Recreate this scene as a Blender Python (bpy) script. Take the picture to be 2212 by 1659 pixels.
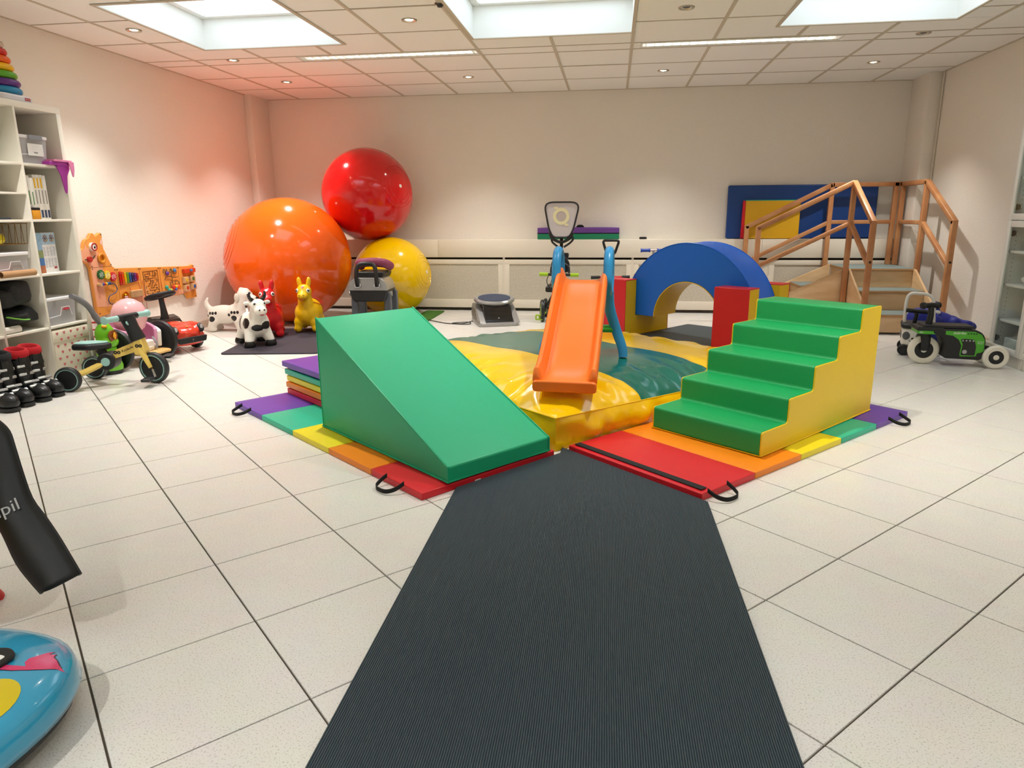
import bpy, bmesh, math, random
from mathutils import Vector, Matrix, noise
PI = math.pi
random.seed(7)
scene = bpy.context.scene
col = scene.collection
for _o in list(bpy.data.objects):
    bpy.data.objects.remove(_o)

# ------------------------------------------------------------------ camera
CAM_H = 1.1
cam_d = bpy.data.cameras.new('camera')
cam = bpy.data.objects.new('camera', cam_d)
col.objects.link(cam)
cam_d.sensor_fit = 'HORIZONTAL'
cam_d.sensor_width = 36.0
cam_d.lens = 36.0 * 1496.0 / 2212.0
cam_d.clip_start = 0.02
_r = Vector((0.99014664, 0.13986923, -0.00679847))
_u = Vector((-0.02677974, 0.23678189, 0.97119369))
_f = Vector((-0.13744987, 0.96144211, -0.23819445))
cam.matrix_world = Matrix(((_r.x, _u.x, -_f.x, 0), (_r.y, _u.y, -_f.y, 0),
                           (_r.z, _u.z, -_f.z, CAM_H), (0, 0, 0, 1)))
scene.camera = cam

# ------------------------------------------------------------------ world, exposure
world = bpy.data.worlds.new('overcast_sky')
scene.world = world
world.use_nodes = True
_bg = world.node_tree.nodes['Background']
_bg.inputs[0].default_value = (0.80, 0.90, 1.0, 1)
_bg.inputs[1].default_value = 1.0
scene.view_settings.view_transform = 'Standard'
scene.view_settings.look = 'None'
scene.view_settings.gamma = 1.0
scene.view_settings.use_curve_mapping = False
scene.view_settings.exposure = 1.25
SKY_PANE = 1.15       # daylight through the roof lights
TUBE = 1.1          # fluorescent tubes
SPOT_W = 51.0        # each burning downlight, watts

# room, metres: x across, y into the room, z up
XL, XR, YB, YF, HC = -4.09, 3.13, 8.13, -3.2, 2.404

# ------------------------------------------------------------------ materials
def lin(c):
    return c / 12.92 if c <= 0.04045 else ((c + 0.055) / 1.055) ** 2.4
def hexc(h):
    h = h.lstrip('#')
    return tuple(lin(int(h[i:i + 2], 16) / 255.0) for i in (0, 2, 4)) + (1.0,)
_mats = {}
def M(name, h=None, rough=0.5, metal=0.0, coat=0.0, bump=None, vary=None, emit=None, alpha=None, trans=0.0, spec=0.5):
    """procedural principled material, cached by name"""
    if name in _mats:
        return _mats[name]
    m = bpy.data.materials.new(name)
    m.use_nodes = True
    nt = m.node_tree
    b = nt.nodes['Principled BSDF']
    c = hexc(h)
    b.inputs['Base Color'].default_value = c
    b.inputs['Roughness'].default_value = rough
    b.inputs['Metallic'].default_value = metal
    b.inputs['Specular IOR Level'].default_value = spec
    if coat:
        b.inputs['Coat Weight'].default_value = coat
        b.inputs['Coat Roughness'].default_value = 0.06
    if trans:
        b.inputs['Transmission Weight'].default_value = trans
    if alpha is not None:
        b.inputs['Alpha'].default_value = alpha
    if emit:
        b.inputs['Emission Color'].default_value = c
        b.inputs['Emission Strength'].default_value = emit
    if bump or vary:
        tc = nt.nodes.new('ShaderNodeTexCoord')
        if bump:
            n = nt.nodes.new('ShaderNodeTexNoise')
            n.inputs['Scale'].default_value = bump[0]
            n.inputs['Detail'].default_value = bump[2] if len(bump) > 2 else 3.0
            nt.links.new(tc.outputs['Object'], n.inputs['Vector'])
            bp = nt.nodes.new('ShaderNodeBump')
            bp.inputs['Strength'].default_value = bump[1]
            bp.inputs['Distance'].default_value = 0.01
            nt.links.new(n.outputs[0], bp.inputs['Height'])
            nt.links.new(bp.outputs[0], b.inputs['Normal'])
        if vary:
            n2 = nt.nodes.new('ShaderNodeTexNoise')
            n2.inputs['Scale'].default_value = vary[0]
            n2.inputs['Detail'].default_value = 4.0
            nt.links.new(tc.outputs['Object'], n2.inputs['Vector'])
            mx = nt.nodes.new('ShaderNodeMix')
            mx.data_type = 'RGBA'
            mx.inputs[6].default_value = tuple(x * (1 - vary[1]) for x in c[:3]) + (1,)
            mx.inputs[7].default_value = tuple(min(1, x * (1 + vary[1])) for x in c[:3]) + (1,)
            nt.links.new(n2.outputs[0], mx.inputs[0])
            nt.links.new(mx.outputs[2], b.inputs['Base Color'])
    _mats[name] = m
    return m

def wood_mat(name, h1, h2, scale=(1.2, 14, 14), rough=0.45):
    if name in _mats:
        return _mats[name]
    m = bpy.data.materials.new(name); m.use_nodes = True
    nt = m.node_tree; b = nt.nodes['Principled BSDF']
    tc = nt.nodes.new('ShaderNodeTexCoord'); mp = nt.nodes.new('ShaderNodeMapping')
    mp.inputs['Scale'].default_value = scale
    n = nt.nodes.new('ShaderNodeTexNoise'); n.inputs['Scale'].default_value = 1.6
    n.inputs['Detail'].default_value = 6; n.inputs['Distortion'].default_value = 1.2
    r = nt.nodes.new('ShaderNodeValToRGB')
    r.color_ramp.elements[0].position = 0.35; r.color_ramp.elements[0].color = hexc(h1)
    r.color_ramp.elements[1].position = 0.68; r.color_ramp.elements[1].color = hexc(h2)
    nt.links.new(tc.outputs['Object'], mp.inputs[0]); nt.links.new(mp.outputs[0], n.inputs['Vector'])
    nt.links.new(n.outputs[0], r.inputs[0]); nt.links.new(r.outputs[0], b.inputs['Base Color'])
    b.inputs['Roughness'].default_value = rough
    _mats[name] = m
    return m

def tile_mat():
    m = bpy.data.materials.new('speckled_floor_tile'); m.use_nodes = True
    nt = m.node_tree; b = nt.nodes['Principled BSDF']
    g = nt.nodes.new('ShaderNodeNewGeometry')
    n = nt.nodes.new('ShaderNodeTexNoise'); n.inputs['Scale'].default_value = 230
    n.inputs['Detail'].default_value = 2
    r = nt.nodes.new('ShaderNodeValToRGB')
    r.color_ramp.elements[0].position = 0.30; r.color_ramp.elements[0].color = hexc('c2bbad')
    r.color_ramp.elements[1].position = 0.44; r.color_ramp.elements[1].color = hexc('eae6de')
    n2 = nt.nodes.new('ShaderNodeTexNoise'); n2.inputs['Scale'].default_value = 9
    mx = nt.nodes.new('ShaderNodeMix'); mx.data_type = 'RGBA'; mx.blend_type = 'MULTIPLY'
    mx.inputs[0].default_value = 0.10
    nt.links.new(g.outputs['Position'], n.inputs['Vector']); nt.links.new(g.outputs['Position'], n2.inputs['Vector'])
    nt.links.new(n.outputs[0], r.inputs[0]); nt.links.new(r.outputs[0], mx.inputs[6])
    nt.links.new(n2.outputs[1], mx.inputs[7]); nt.links.new(mx.outputs[2], b.inputs['Base Color'])
    b.inputs['Roughness'].default_value = 0.28
    b.inputs['Specular IOR Level'].default_value = 0.45
    return m

def plaster_mat(name, h, scale=70, strength=0.35):
    if name in _mats:
        return _mats[name]
    m = M(name, h, rough=0.85, bump=(scale, strength, 4.0), spec=0.2)
    return m

def weave_mat():
    m = bpy.data.materials.new('perforated_grille'); m.use_nodes = True
    nt = m.node_tree; b = nt.nodes['Principled BSDF']
    g = nt.nodes.new('ShaderNodeNewGeometry')
    v = nt.nodes.new('ShaderNodeTexVoronoi'); v.inputs['Scale'].default_value = 120
    v.inputs['Randomness'].default_value = 0.35
    r = nt.nodes.new('ShaderNodeValToRGB')
    r.color_ramp.elements[0].position = 0.28; r.color_ramp.elements[0].color = hexc('a39a86')
    r.color_ramp.elements[1].position = 0.42; r.color_ramp.elements[1].color = hexc('e4dcca')
    nt.links.new(g.outputs['Position'], v.inputs['Vector']); nt.links.new(v.outputs[0], r.inputs[0])
    nt.links.new(r.outputs[0], b.inputs['Base Color']); b.inputs['Roughness'].default_value = 0.8
    return m

def glass_mat(name, tint='f4fbff', gloss=0.08, haze=0.0):
    """thin pane: mostly clear, a little mirror, some milky haze"""
    if name in _mats:
        return _mats[name]
    m = bpy.data.materials.new(name); m.use_nodes = True
    nt = m.node_tree; nt.nodes.remove(nt.nodes['Principled BSDF'])
    out = nt.nodes['Material Output']
    t = nt.nodes.new('ShaderNodeBsdfTransparent'); t.inputs[0].default_value = hexc(tint)
    g = nt.nodes.new('ShaderNodeBsdfGlossy'); g.inputs['Roughness'].default_value = 0.05
    mx = nt.nodes.new('ShaderNodeMixShader'); mx.inputs[0].default_value = gloss
    nt.links.new(t.outputs[0], mx.inputs[1]); nt.links.new(g.outputs[0], mx.inputs[2])
    last = mx
    if haze:
        d = nt.nodes.new('ShaderNodeBsdfDiffuse'); d.inputs[0].default_value = hexc('f2f0f0')
        m2 = nt.nodes.new('ShaderNodeMixShader'); m2.inputs[0].default_value = haze
        nt.links.new(mx.outputs[0], m2.inputs[1]); nt.links.new(d.outputs[0], m2.inputs[2]); last = m2
    nt.links.new(last.outputs[0], out.inputs[0])
    _mats[name] = m
    return m

# ------------------------------------------------------------------ mesh helpers
def T(x=0, y=0, z=0): return Matrix.Translation((x, y, z))
def Rz(a): return Matrix.Rotation(a, 4, 'Z')
def Rx(a): return Matrix.Rotation(a, 4, 'X')
def Ry(a): return Matrix.Rotation(a, 4, 'Y')
def Sc(x, y, z): return Matrix.Diagonal((x, y, z, 1))

class MB:
    def __init__(s): s.v = []; s.f = []
    def add(s, vs, fs, m=None):
        o = len(s.v)
        s.v += [tuple(m @ Vector(p)) if m else tuple(p) for p in vs]
        s.f += [tuple(i + o for i in q) for q in fs]
        return s
    def box(s, c, d, m=None):
        x, y, z = c; a, b, e = d[0] / 2, d[1] / 2, d[2] / 2
        vs = [(x + i * a, y + j * b, z + k * e) for k in (-1, 1) for j in (-1, 1) for i in (-1, 1)]
        return s.add(vs, [(0, 2, 3, 1), (4, 5, 7, 6), (0, 1, 5, 4), (2, 6, 7, 3), (0, 4, 6, 2), (1, 3, 7, 5)], m)
    def span(s, a, b, m=None):
        return s.box([(p + q) / 2 for p, q in zip(a, b)], [abs(p - q) for p, q in zip(a, b)], m)
    def prism(s, poly, z0, z1, m=None):
        n = len(poly)
        ar = sum(poly[i][0] * poly[(i + 1) % n][1] - poly[(i + 1) % n][0] * poly[i][1] for i in range(n))
        if ar < 0: poly = poly[::-1]
        vs = [(p[0], p[1], z0) for p in poly] + [(p[0], p[1], z1) for p in poly]
        fs = [tuple(range(n - 1, -1, -1)), tuple(range(n, 2 * n))]
        fs += [(i, (i + 1) % n, (i + 1) % n + n, i + n) for i in range(n)]
        return s.add(vs, fs, m)
    def lathe(s, prof, n=24, m=None):
        vs = []; fs = []; rings = []
        for r, z in prof:
            if r < 1e-6:
                rings.append([len(vs)]); vs.append((0, 0, z))
            else:
                rings.append(list(range(len(vs), len(vs) + n)))
                vs += [(r * math.cos(2 * PI * i / n), r * math.sin(2 * PI * i / n), z) for i in range(n)]
        for a, b in zip(rings, rings[1:]):
            for i in range(n):
                j = (i + 1) % n
                if len(a) == 1 and len(b) == 1: continue
                if len(a) == 1: fs.append((a[0], b[j], b[i]))
                elif len(b) == 1: fs.append((a[i], a[j], b[0]))
                else: fs.append((a[i], a[j], b[j], b[i]))
        # orientation: profile is expected bottom to top on the outside
        return s.add(vs, fs, m)
    def cyl(s, p0, p1, r0, r1=None, n=16, m=None):
        r1 = r0 if r1 is None else r1
        p0, p1 = Vector(p0), Vector(p1); d = p1 - p0
        q = d.to_track_quat('Z', 'Y').to_matrix().to_4x4()
        mm = T(*p0) @ q
        if m: mm = m @ mm
        return s.lathe([(0, 0), (r0, 0), (r1, d.length), (0, d.length)], n, mm)
    def ell(s, c, r, n=24, k=14, m=None):
        r = (r, r, r) if not hasattr(r, '__len__') else r
        prof = [(math.sin(PI * i / k), -math.cos(PI * i / k)) for i in range(k + 1)]
        prof[0] = (0, -1); prof[-1] = (0, 1)
        mm = T(*c) @ Sc(*r)
        return s.lathe(prof, n, (m @ mm) if m else mm)
    def torus(s, R, r, n=32, k=12, m=None, rz=None):
        rz = rz or r
        vs = [((R + r * math.cos(2 * PI * j / k)) * math.cos(2 * PI * i / n), (R + r * math.cos(2 * PI * j / k)) * math.sin(2 * PI * i / n),
               rz * math.sin(2 * PI * j / k)) for i in range(n) for j in range(k)]
        fs = [(i * k + j, ((i + 1) % n) * k + j, ((i + 1) % n) * k + (j + 1) % k, i * k + (j + 1) % k) for i in range(n) for j in range(k)]
        return s.add(vs, fs, m)
    def tube(s, pts, r, n=10, closed=False, m=None, flat=1.0):
        """round (or flattened) bar swept along a polyline"""
        pts = [Vector(p) for p in pts]; N = len(pts)
        rr = r if hasattr(r, '__len__') else [r] * N
        tan = []
        for i in range(N):
            a = pts[(i - 1) % N] if (closed or i) else pts[0]
            b = pts[(i + 1) % N] if (closed or i < N - 1) else pts[-1]
            t = (b - a); tan.append(t.normalized() if t.length > 1e-9 else Vector((0, 0, 1)))
        up = Vector((0, 0, 1))
        if abs(tan[0].dot(up)) > 0.95: up = Vector((0, 1, 0))
        nx = tan[0].cross(up).normalized(); vs = []
        for i in range(N):
            nx = (nx - tan[i] * nx.dot(tan[i])).normalized(); ny = tan[i].cross(nx)
            for j in range(n):
                a = 2 * PI * j / n
                vs.append(pts[i] + nx * (rr[i] * math.cos(a)) + ny * (rr[i] * flat * math.sin(a)))
        fs = []
        for i in range(N if closed else N - 1):
            k = (i + 1) % N
            fs += [(i * n + j, i * n + (j + 1) % n, k * n + (j + 1) % n, k * n + j) for j in range(n)]
        if not closed:
            fs += [tuple(range(n - 1, -1, -1)), tuple((N - 1) * n + j for j in range(n))]
        return s.add(vs, fs, m)
    def mesh(s, name):
        me = bpy.data.meshes.new(name)
        me.from_pydata(s.v, [], s.f)
        bm = bmesh.new(); bm.from_mesh(me)
        bmesh.ops.recalc_face_normals(bm, faces=bm.faces)
        bm.to_mesh(me); bm.free()
        return me
    def build(s, name, mat, parent=None, smooth=True, bev=0, seg=2, sub=0, ang=38):
        return obj(name, s.mesh(name), mat, parent, smooth, bev, seg, sub, ang)

def obj(name, me, mat, parent=None, smooth=True, bev=0, seg=2, sub=0, ang=38):
    if mat and not me.materials: me.materials.append(mat)
    if smooth:
        me.shade_smooth(); me.set_sharp_from_angle(angle=math.radians(ang))
    o = bpy.data.objects.new(name, me); col.objects.link(o)
    if parent: o.parent = parent
    if bev:
        b = o.modifiers.new('bevel', 'BEVEL'); b.width = bev; b.segments = seg
        b.limit_method = 'ANGLE'; b.angle_limit = math.radians(30)
        if not smooth: me.shade_smooth()
        b.harden_normals = False
    if sub:
        m_ = o.modifiers.new('subdivision', 'SUBSURF'); m_.levels = sub; m_.render_levels = sub
    return o

def tag(o, label=None, cat=None, group=None, kind=None):
    if label: o['label'] = label
    if cat: o['category'] = cat
    if group: o['group'] = group
    if kind: o['kind'] = kind
    return o
def thing(name, label, cat, loc=(0, 0, 0), rz=0, group=None, rot=None):
    o = bpy.data.objects.new(name, None); col.objects.link(o)
    o.empty_display_size = 0.05
    o.location = loc; o.rotation_euler = rot or (0, 0, rz)
    return tag(o, label, cat, group)
def struct(o): return tag(o, kind='structure')

def blob(name, mb, mat, parent=None, voxel=0.012, smooth=10):
    """several overlapping volumes fused into one continuous skin"""
    o = mb.build(name, mat, parent)
    r = o.modifiers.new('fuse', 'REMESH'); r.mode = 'VOXEL'; r.voxel_size = voxel; r.use_smooth_shade = True
    s_ = o.modifiers.new('soften', 'SMOOTH'); s_.iterations = smooth; s_.factor = 0.5
    return o

def text(body, size, mat, parent, m, name='lettering', depth=0.0006, align='CENTER', shear=0.0, space=1.0):
    cu = bpy.data.curves.new(name, 'FONT'); cu.body = body; cu.size = size
    cu.align_x = align; cu.align_y = 'CENTER'; cu.extrude = depth; cu.shear = shear; cu.space_character = space
    cu.resolution_u = 3
    t = bpy.data.objects.new(name, cu); col.objects.link(t)
    dg = bpy.context.evaluated_depsgraph_get()
    me = bpy.data.meshes.new_from_object(t.evaluated_get(dg))
    bpy.data.objects.remove(t)
    me.transform(m)
    return obj(name, me, mat, parent, smooth=False)

def cap(pts_2d_n, r):  # rounded polygon corners
    out = []; n = len(pts_2d_n)
    for i in range(n):
        p = Vector(pts_2d_n[i]); a = Vector(pts_2d_n[i - 1]); b = Vector(pts_2d_n[(i + 1) % n])
        da = (a - p); db = (b - p)
        ra = min(r, da.length * .45); rb = min(r, db.length * .45)
        p0 = p + da.normalized() * ra; p1 = p + db.normalized() * rb
        for k in range(5):
            t = k / 4
            out.append(tuple(p0 * (1 - t) ** 2 + p * 2 * t * (1 - t) + p1 * t * t))
    return out
def circ(r, n=24, cx=0, cy=0, a0=0, a1=2 * PI):
    full = abs(a1 - a0 - 2 * PI) < 1e-6
    return [(cx + r * math.cos(a0 + (a1 - a0) * i / (n if full else n - 1)), cy + r * math.sin(a0 + (a1 - a0) * i / (n if full else n - 1))) for i in range(n)]
def spline(pts, k=6):
    """Catmull-Rom through points"""
    P = [Vector(p) for p in pts]; out = []
    for i in range(len(P) - 1):
        p0 = P[max(i - 1, 0)]; p1 = P[i]; p2 = P[i + 1]; p3 = P[min(i + 2, len(P) - 1)]
        for j in range(k):
            t = j / k
            out.append(0.5 * ((2 * p1) + (p2 - p0) * t + (2 * p0 - 5 * p1 + 4 * p2 - p3) * t * t + (3 * p1 - p0 - 3 * p2 + p3) * t ** 3))
    out.append(P[-1])
    return [tuple(p) for p in out]

# ================================================================== STRUCTURE
WALL = plaster_mat('roughcast_wall', 'f0e9dd')
WHITE = M('white_laminate', 'eee9dd', rough=0.45)
GROUT = M('grey_grout', '564c3d', rough=0.95)
TILE = tile_mat()

# ---- floor: cement bed with separate tiles laid at 45 degrees to the walls
floor = MB().span((XL - .1, YF - .1, -.12), (XR + .1, YB + .1, -.006)).build('floor', GROUT, smooth=False)
struct(floor)
TS, TA, TOX, TOY, JOINT = 0.4056, 0.7908, -3.2633, 3.3139, 0.005
def clip_poly(poly, x0, y0, x1, y1):
    def cut(p, ins, inter):
        out = []
        for i in range(len(p)):
            a, b = p[i - 1], p[i]
            if ins(b):
                if not ins(a): out.append(inter(a, b))
                out.append(b)
            elif ins(a): out.append(inter(a, b))
        return out
    def ix(v): return lambda a, b: (v, a[1] + (b[1] - a[1]) * (v - a[0]) / (b[0] - a[0]))
    def iy(v): return lambda a, b: (a[0] + (b[0] - a[0]) * (v - a[1]) / (b[1] - a[1]), v)
    for ins, it in ((lambda p: p[0] >= x0, ix(x0)), (lambda p: p[0] <= x1, ix(x1)), (lambda p: p[1] >= y0, iy(y0)), (lambda p: p[1] <= y1, iy(y1))):
        if poly: poly = cut(poly, ins, it)
    return poly
ca, sa = math.cos(TA), math.sin(TA)
def tile_xy(i, j):
    I, J = i * TS, -j * TS
    return (TOX + I * ca - J * sa, TOY + I * sa + J * ca)
hs = (TS - JOINT) / 2
def chamfer_tile(poly):
    """12-gon-free tile: flat top with a tiny arris"""
    m = MB(); cx = sum(p[0] for p in poly) / len(poly); cy = sum(p[1] for p in poly) / len(poly)
    n = len(poly); vs = [(p[0], p[1], -.007) for p in poly] + [(p[0], p[1], -.0012) for p in poly]
    vs += [(p[0] + (cx - p[0]) * .006, p[1] + (cy - p[1]) * .006, 0) for p in poly]
    fs = [tuple(range(2 * n, 3 * n))]
    for k in (0, n): fs += [(k + i, k + (i + 1) % n, k + (i + 1) % n + n, k + i + n) for i in range(n)]
    m.add(vs, fs); return m
full_tile = chamfer_tile([(-hs, -hs), (hs, -hs), (hs, hs), (-hs, hs)]).mesh('tile')
full_tile.materials.append(TILE)
cands = []; rest = MB()
for i in range(-40, 60):
    for j in range(-40, 60):
        c = Vector((*tile_xy(i + .5, j + .5), 0))
        if not (XL - .3 < c.x < XR + .3 and YF - .3 < c.y < YB + .3): continue
        corners = [(c.x + (a * ca - b * sa) * hs, c.y + (a * sa + b * ca) * hs) for a, b in ((-1, -1), (1, -1), (1, 1), (-1, 1))]
        p = clip_poly(corners, XL, YF, XR, YB)
        if len(p) < 3: continue
        ar = abs(sum(p[k - 1][0] * p[k][1] - p[k][0] * p[k - 1][1] for k in range(len(p)))) / 2
        if ar < 2e-4: continue
        d = c - Vector((0, 0, CAM_H)); zc = d.dot(_f)
        vis = zc > 0.3 and abs(d.dot(_r) / zc) < 0.95 and d.dot(_u) / zc > -0.85
        cands.append((0 if vis else 1, d.length, c, p, abs(ar - 4 * hs * hs) < 1e-5))
cands.sort(key=lambda q: (q[0], q[1]))
for n_, (vis, dist, c, p, whole) in enumerate(cands):
    if n_ < 290 and not vis:
        if whole:
            o = bpy.data.objects.new('tile', full_tile); col.objects.link(o)
            o.location = c; o.rotation_euler = (0, 0, TA)
        else:
            o = chamfer_tile(p).build('tile', TILE, smooth=False)
        o.parent = floor
    else:
        m_ = chamfer_tile(p); rest.add(m_.v, m_.f)
tag(rest.build('tile_field', TILE, floor, smooth=False), kind='stuff')

# ---- walls
def wall(name, a, b, mat=WALL): return struct(MB().span(a, b).build(name, mat, smooth=False))
wall('wall_back', (XL - .2, YB, -.1), (XR + .2, YB + .2, 2.95))
wall('wall_left', (XL - .2, YF - .2, -.1), (XL, YB, 2.95))
wall('wall_right', (XR, YF - .2, -.1), (XR + .2, YB, 2.95))
wall('wall_front', (XL, YF - .2, -.1), (XR, YF, 2.95))
struct(MB().span((XL, 7.72, 0), (XL + .085, YB, HC + .01)).build('trim_1', WALL, smooth=False, bev=.004))
struct(MB().span((XR - .125, 7.70, 0), (XR, YB, HC + .01)).build('trim_2', WALL, smooth=False, bev=.004))
cond = MB()
for k in range(2): cond.cyl((XR - .012, 7.69 - .018 * k, 0), (XR - .012, 7.69 - .018 * k, HC), .006, n=8)
struct(cond.build('trim_3', M('cable_duct_white', 'ded5c4', rough=.5)))
BASE = wood_mat('skirting_beige', 'c4b098', 'd6c5ae', (3, 3, 20))
struct(MB().span((XL, YF, 0), (XL + .012, 7.72, .075)).build('baseboard_left', BASE, smooth=False, bev=.002))
struct(MB().span((XR - .012, YF, 0), (XR, 7.70, .075)).build('baseboard_right', BASE, smooth=False, bev=.002))

# ---- suspended ceiling
PANEL = M('mineral_ceiling_panel', 'f7f4ee', rough=.95, bump=(220, .12, 2.0), spec=.1)
TBAR = M('ceiling_grid_enamel', 'c9bda9', rough=.6)
SHAFT = M('white_reveal_paint', 'f3f4f0', rough=.7)
SKY = [(-3.29, 4.42, -2.13, 5.665), (-1.09, 4.42, .105, 5.675), (1.15, 4.42, 2.34, 5.68),
       (-3.29, -.2, -2.13, 1.05), (-1.09, -.2, .105, 1.05), (1.15, -.2, 2.34, 1.05)]  # this row is unseen, added as daylight fill near the viewpoint
LIN = [(-2.68, 6.045, -1.15, 6.185), (.195, 6.045, 1.70, 6.185), (-2.68, 1.93, -1.15, 2.07), (.195, 1.93, 1.70, 2.07)]  # last two are unseen, a guessed repeat of the visible pair
SKYX = [(a - .0125, b - .0125, c + .0125, d + .0125) for a, b, c, d in SKY]
def minus(r, h):
    x0, y0, x1, y1 = r; a0, b0, a1, b1 = h
    if a0 >= x1 or a1 <= x0 or b0 >= y1 or b1 <= y0: return [r]
    out = []
    if b0 > y0: out.append((x0, y0, x1, b0))
    if b1 < y1: out.append((x0, b1, x1, y1))
    m0, m1 = max(y0, b0), min(y1, b1)
    if a0 > x0: out.append((x0, m0, a0, m1))
    if a1 < x1: out.append((a1, m0, x1, m1))
    return [q for q in out if q[2] - q[0] > .012 and q[3] - q[1] > .012]
def cutall(r, holes):
    rs = [r]
    for h in holes: rs = [q for p in rs for q in minus(p, h)]
    return rs
slab = MB()
for q in cutall((XL - .1, YF - .1, XR + .1, YB + .1), [(a - .013, b - .013, c + .013, d + .013) for a, b, c, d in SKY] + [(a - .01, b - .01, c + .01, d + .01) for a, b, c, d in LIN]):
    slab.span((q[0], q[1], HC + .030), (q[2], q[3], HC + .045))
ceiling = struct(slab.build('ceiling', M('ceiling_void_dark', '3b3630', rough=1), smooth=False))
cx_ = [.117 + .622 * k for k in range(-7, 6)]
xs = [XL] + [x for x in cx_ if XL + .05 < x < XR - .05] + [XR]
ys = [YB, 7.462, 6.84, 6.245, 6.03]
while ys[-1] - .622 > YF + .1: ys.append(ys[-1] - .622)
ys.append(YF)
ys = ys[::-1]
small = MB()
for i in range(len(xs) - 1):
    for j in range(len(ys) - 1):
        if ys[j + 1] < 2.6:
            for q in cutall((xs[i] + .012, ys[j] + .012, xs[i + 1] - .012, ys[j + 1] - .012), SKYX + LIN):
                small.span((q[0], q[1], HC + .005), (q[2], q[3], HC + .02))
            continue
        for q in cutall((xs[i] + .010, ys[j] + .010, xs[i + 1] - .010, ys[j + 1] - .010), SKYX + LIN):
            dz = .0 if random.random() < .85 else .002
            MB().span((q[0], q[1], HC + .004 + dz), (q[2], q[3], HC + .02)).build('ceiling_panel', PANEL, ceiling, smooth=False)
tag(small.build('ceiling_panel_field', PANEL, ceiling, smooth=False), kind='stuff')
for x in xs[1:-1]:
    for q in cutall((x - .012, YF, x + .012, YB), SKYX + LIN):
        MB().span((q[0], q[1], HC), (q[2], q[3], HC + .03)).build('grid_bar', TBAR, ceiling, smooth=False)
for y in ys[1:-1]:
    for q in cutall((XL, y - .006, XR, y + .006), SKYX + LIN):
        MB().span((q[0], q[1], HC + .0015), (q[2], q[3], HC + .03)).build('grid_bar', TBAR, ceiling, smooth=False)
edge = MB()
edge.span((XL, YF, HC - .001), (XL + .018, YB, HC + .03)).span((XR - .018, YF, HC - .001), (XR, YB, HC + .03)).span((XL, YB - .014, HC - .001), (XR, YB, HC + .03))
edge.build('edge_trim', TBAR, ceiling, smooth=False)

# ---- roof lights: white reveal, frame, glowing opal dome
def sky_emit():
    m = bpy.data.materials.new('daylit_opal_glazing'); m.use_nodes = True
    nt = m.node_tree; nt.nodes.remove(nt.nodes['Principled BSDF'])
    e = nt.nodes.new('ShaderNodeEmission'); e.inputs[0].default_value = (.80, .91, 1.0, 1); e.inputs[1].default_value = SKY_PANE
    nt.links.new(e.outputs[0], nt.nodes['Material Output'].inputs[0]); return m
OPAL = sky_emit()
for k, (a, b, c, d) in enumerate(SKY):
    t_, zt = .012, HC + .33
    m_ = MB()
    m_.span((a - t_, b - t_, HC - .001), (a, d + t_, zt)).span((c, b - t_, HC - .001), (c + t_, d + t_, zt))
    m_.span((a, b - t_, HC - .001), (c, b, zt)).span((a, d, HC - .001), (c, d + t_, zt))
    w = struct(m_.build('window_%d' % (k + 1), SHAFT, smooth=False))
    f = MB(); e = .055; z0 = HC + .225
    f.span((a, b, z0), (a + e, d, z0 + .05)).span((c - e, b, z0), (c, d, z0 + .05)).span((a + e, b, z0), (c - e, b + e, z0 + .05)).span((a + e, d - e, z0), (c - e, d, z0 + .05))
    f.build('window_frame', SHAFT, w, smooth=False, bev=.004)
    MB().span((a + e, b + e, z0 + .03), (c - e, d - e, z0 + .04)).build('pane', OPAL, w, smooth=False)
    fr = MB(); e2 = .02
    fr.span((a - e2, b - e2, HC - .004), (a + .004, d + e2, HC + .002)).span((c - .004, b - e2, HC - .004), (c + e2, d + e2, HC + .002))
    fr.span((a + .004, b - e2, HC - .004), (c - .004, b + .004, HC + .002)).span((a + .004, d - .004, HC - .004), (c - .004, d + e2, HC + .002))
    fr.build('opening_trim', TBAR, w, smooth=False)

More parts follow.
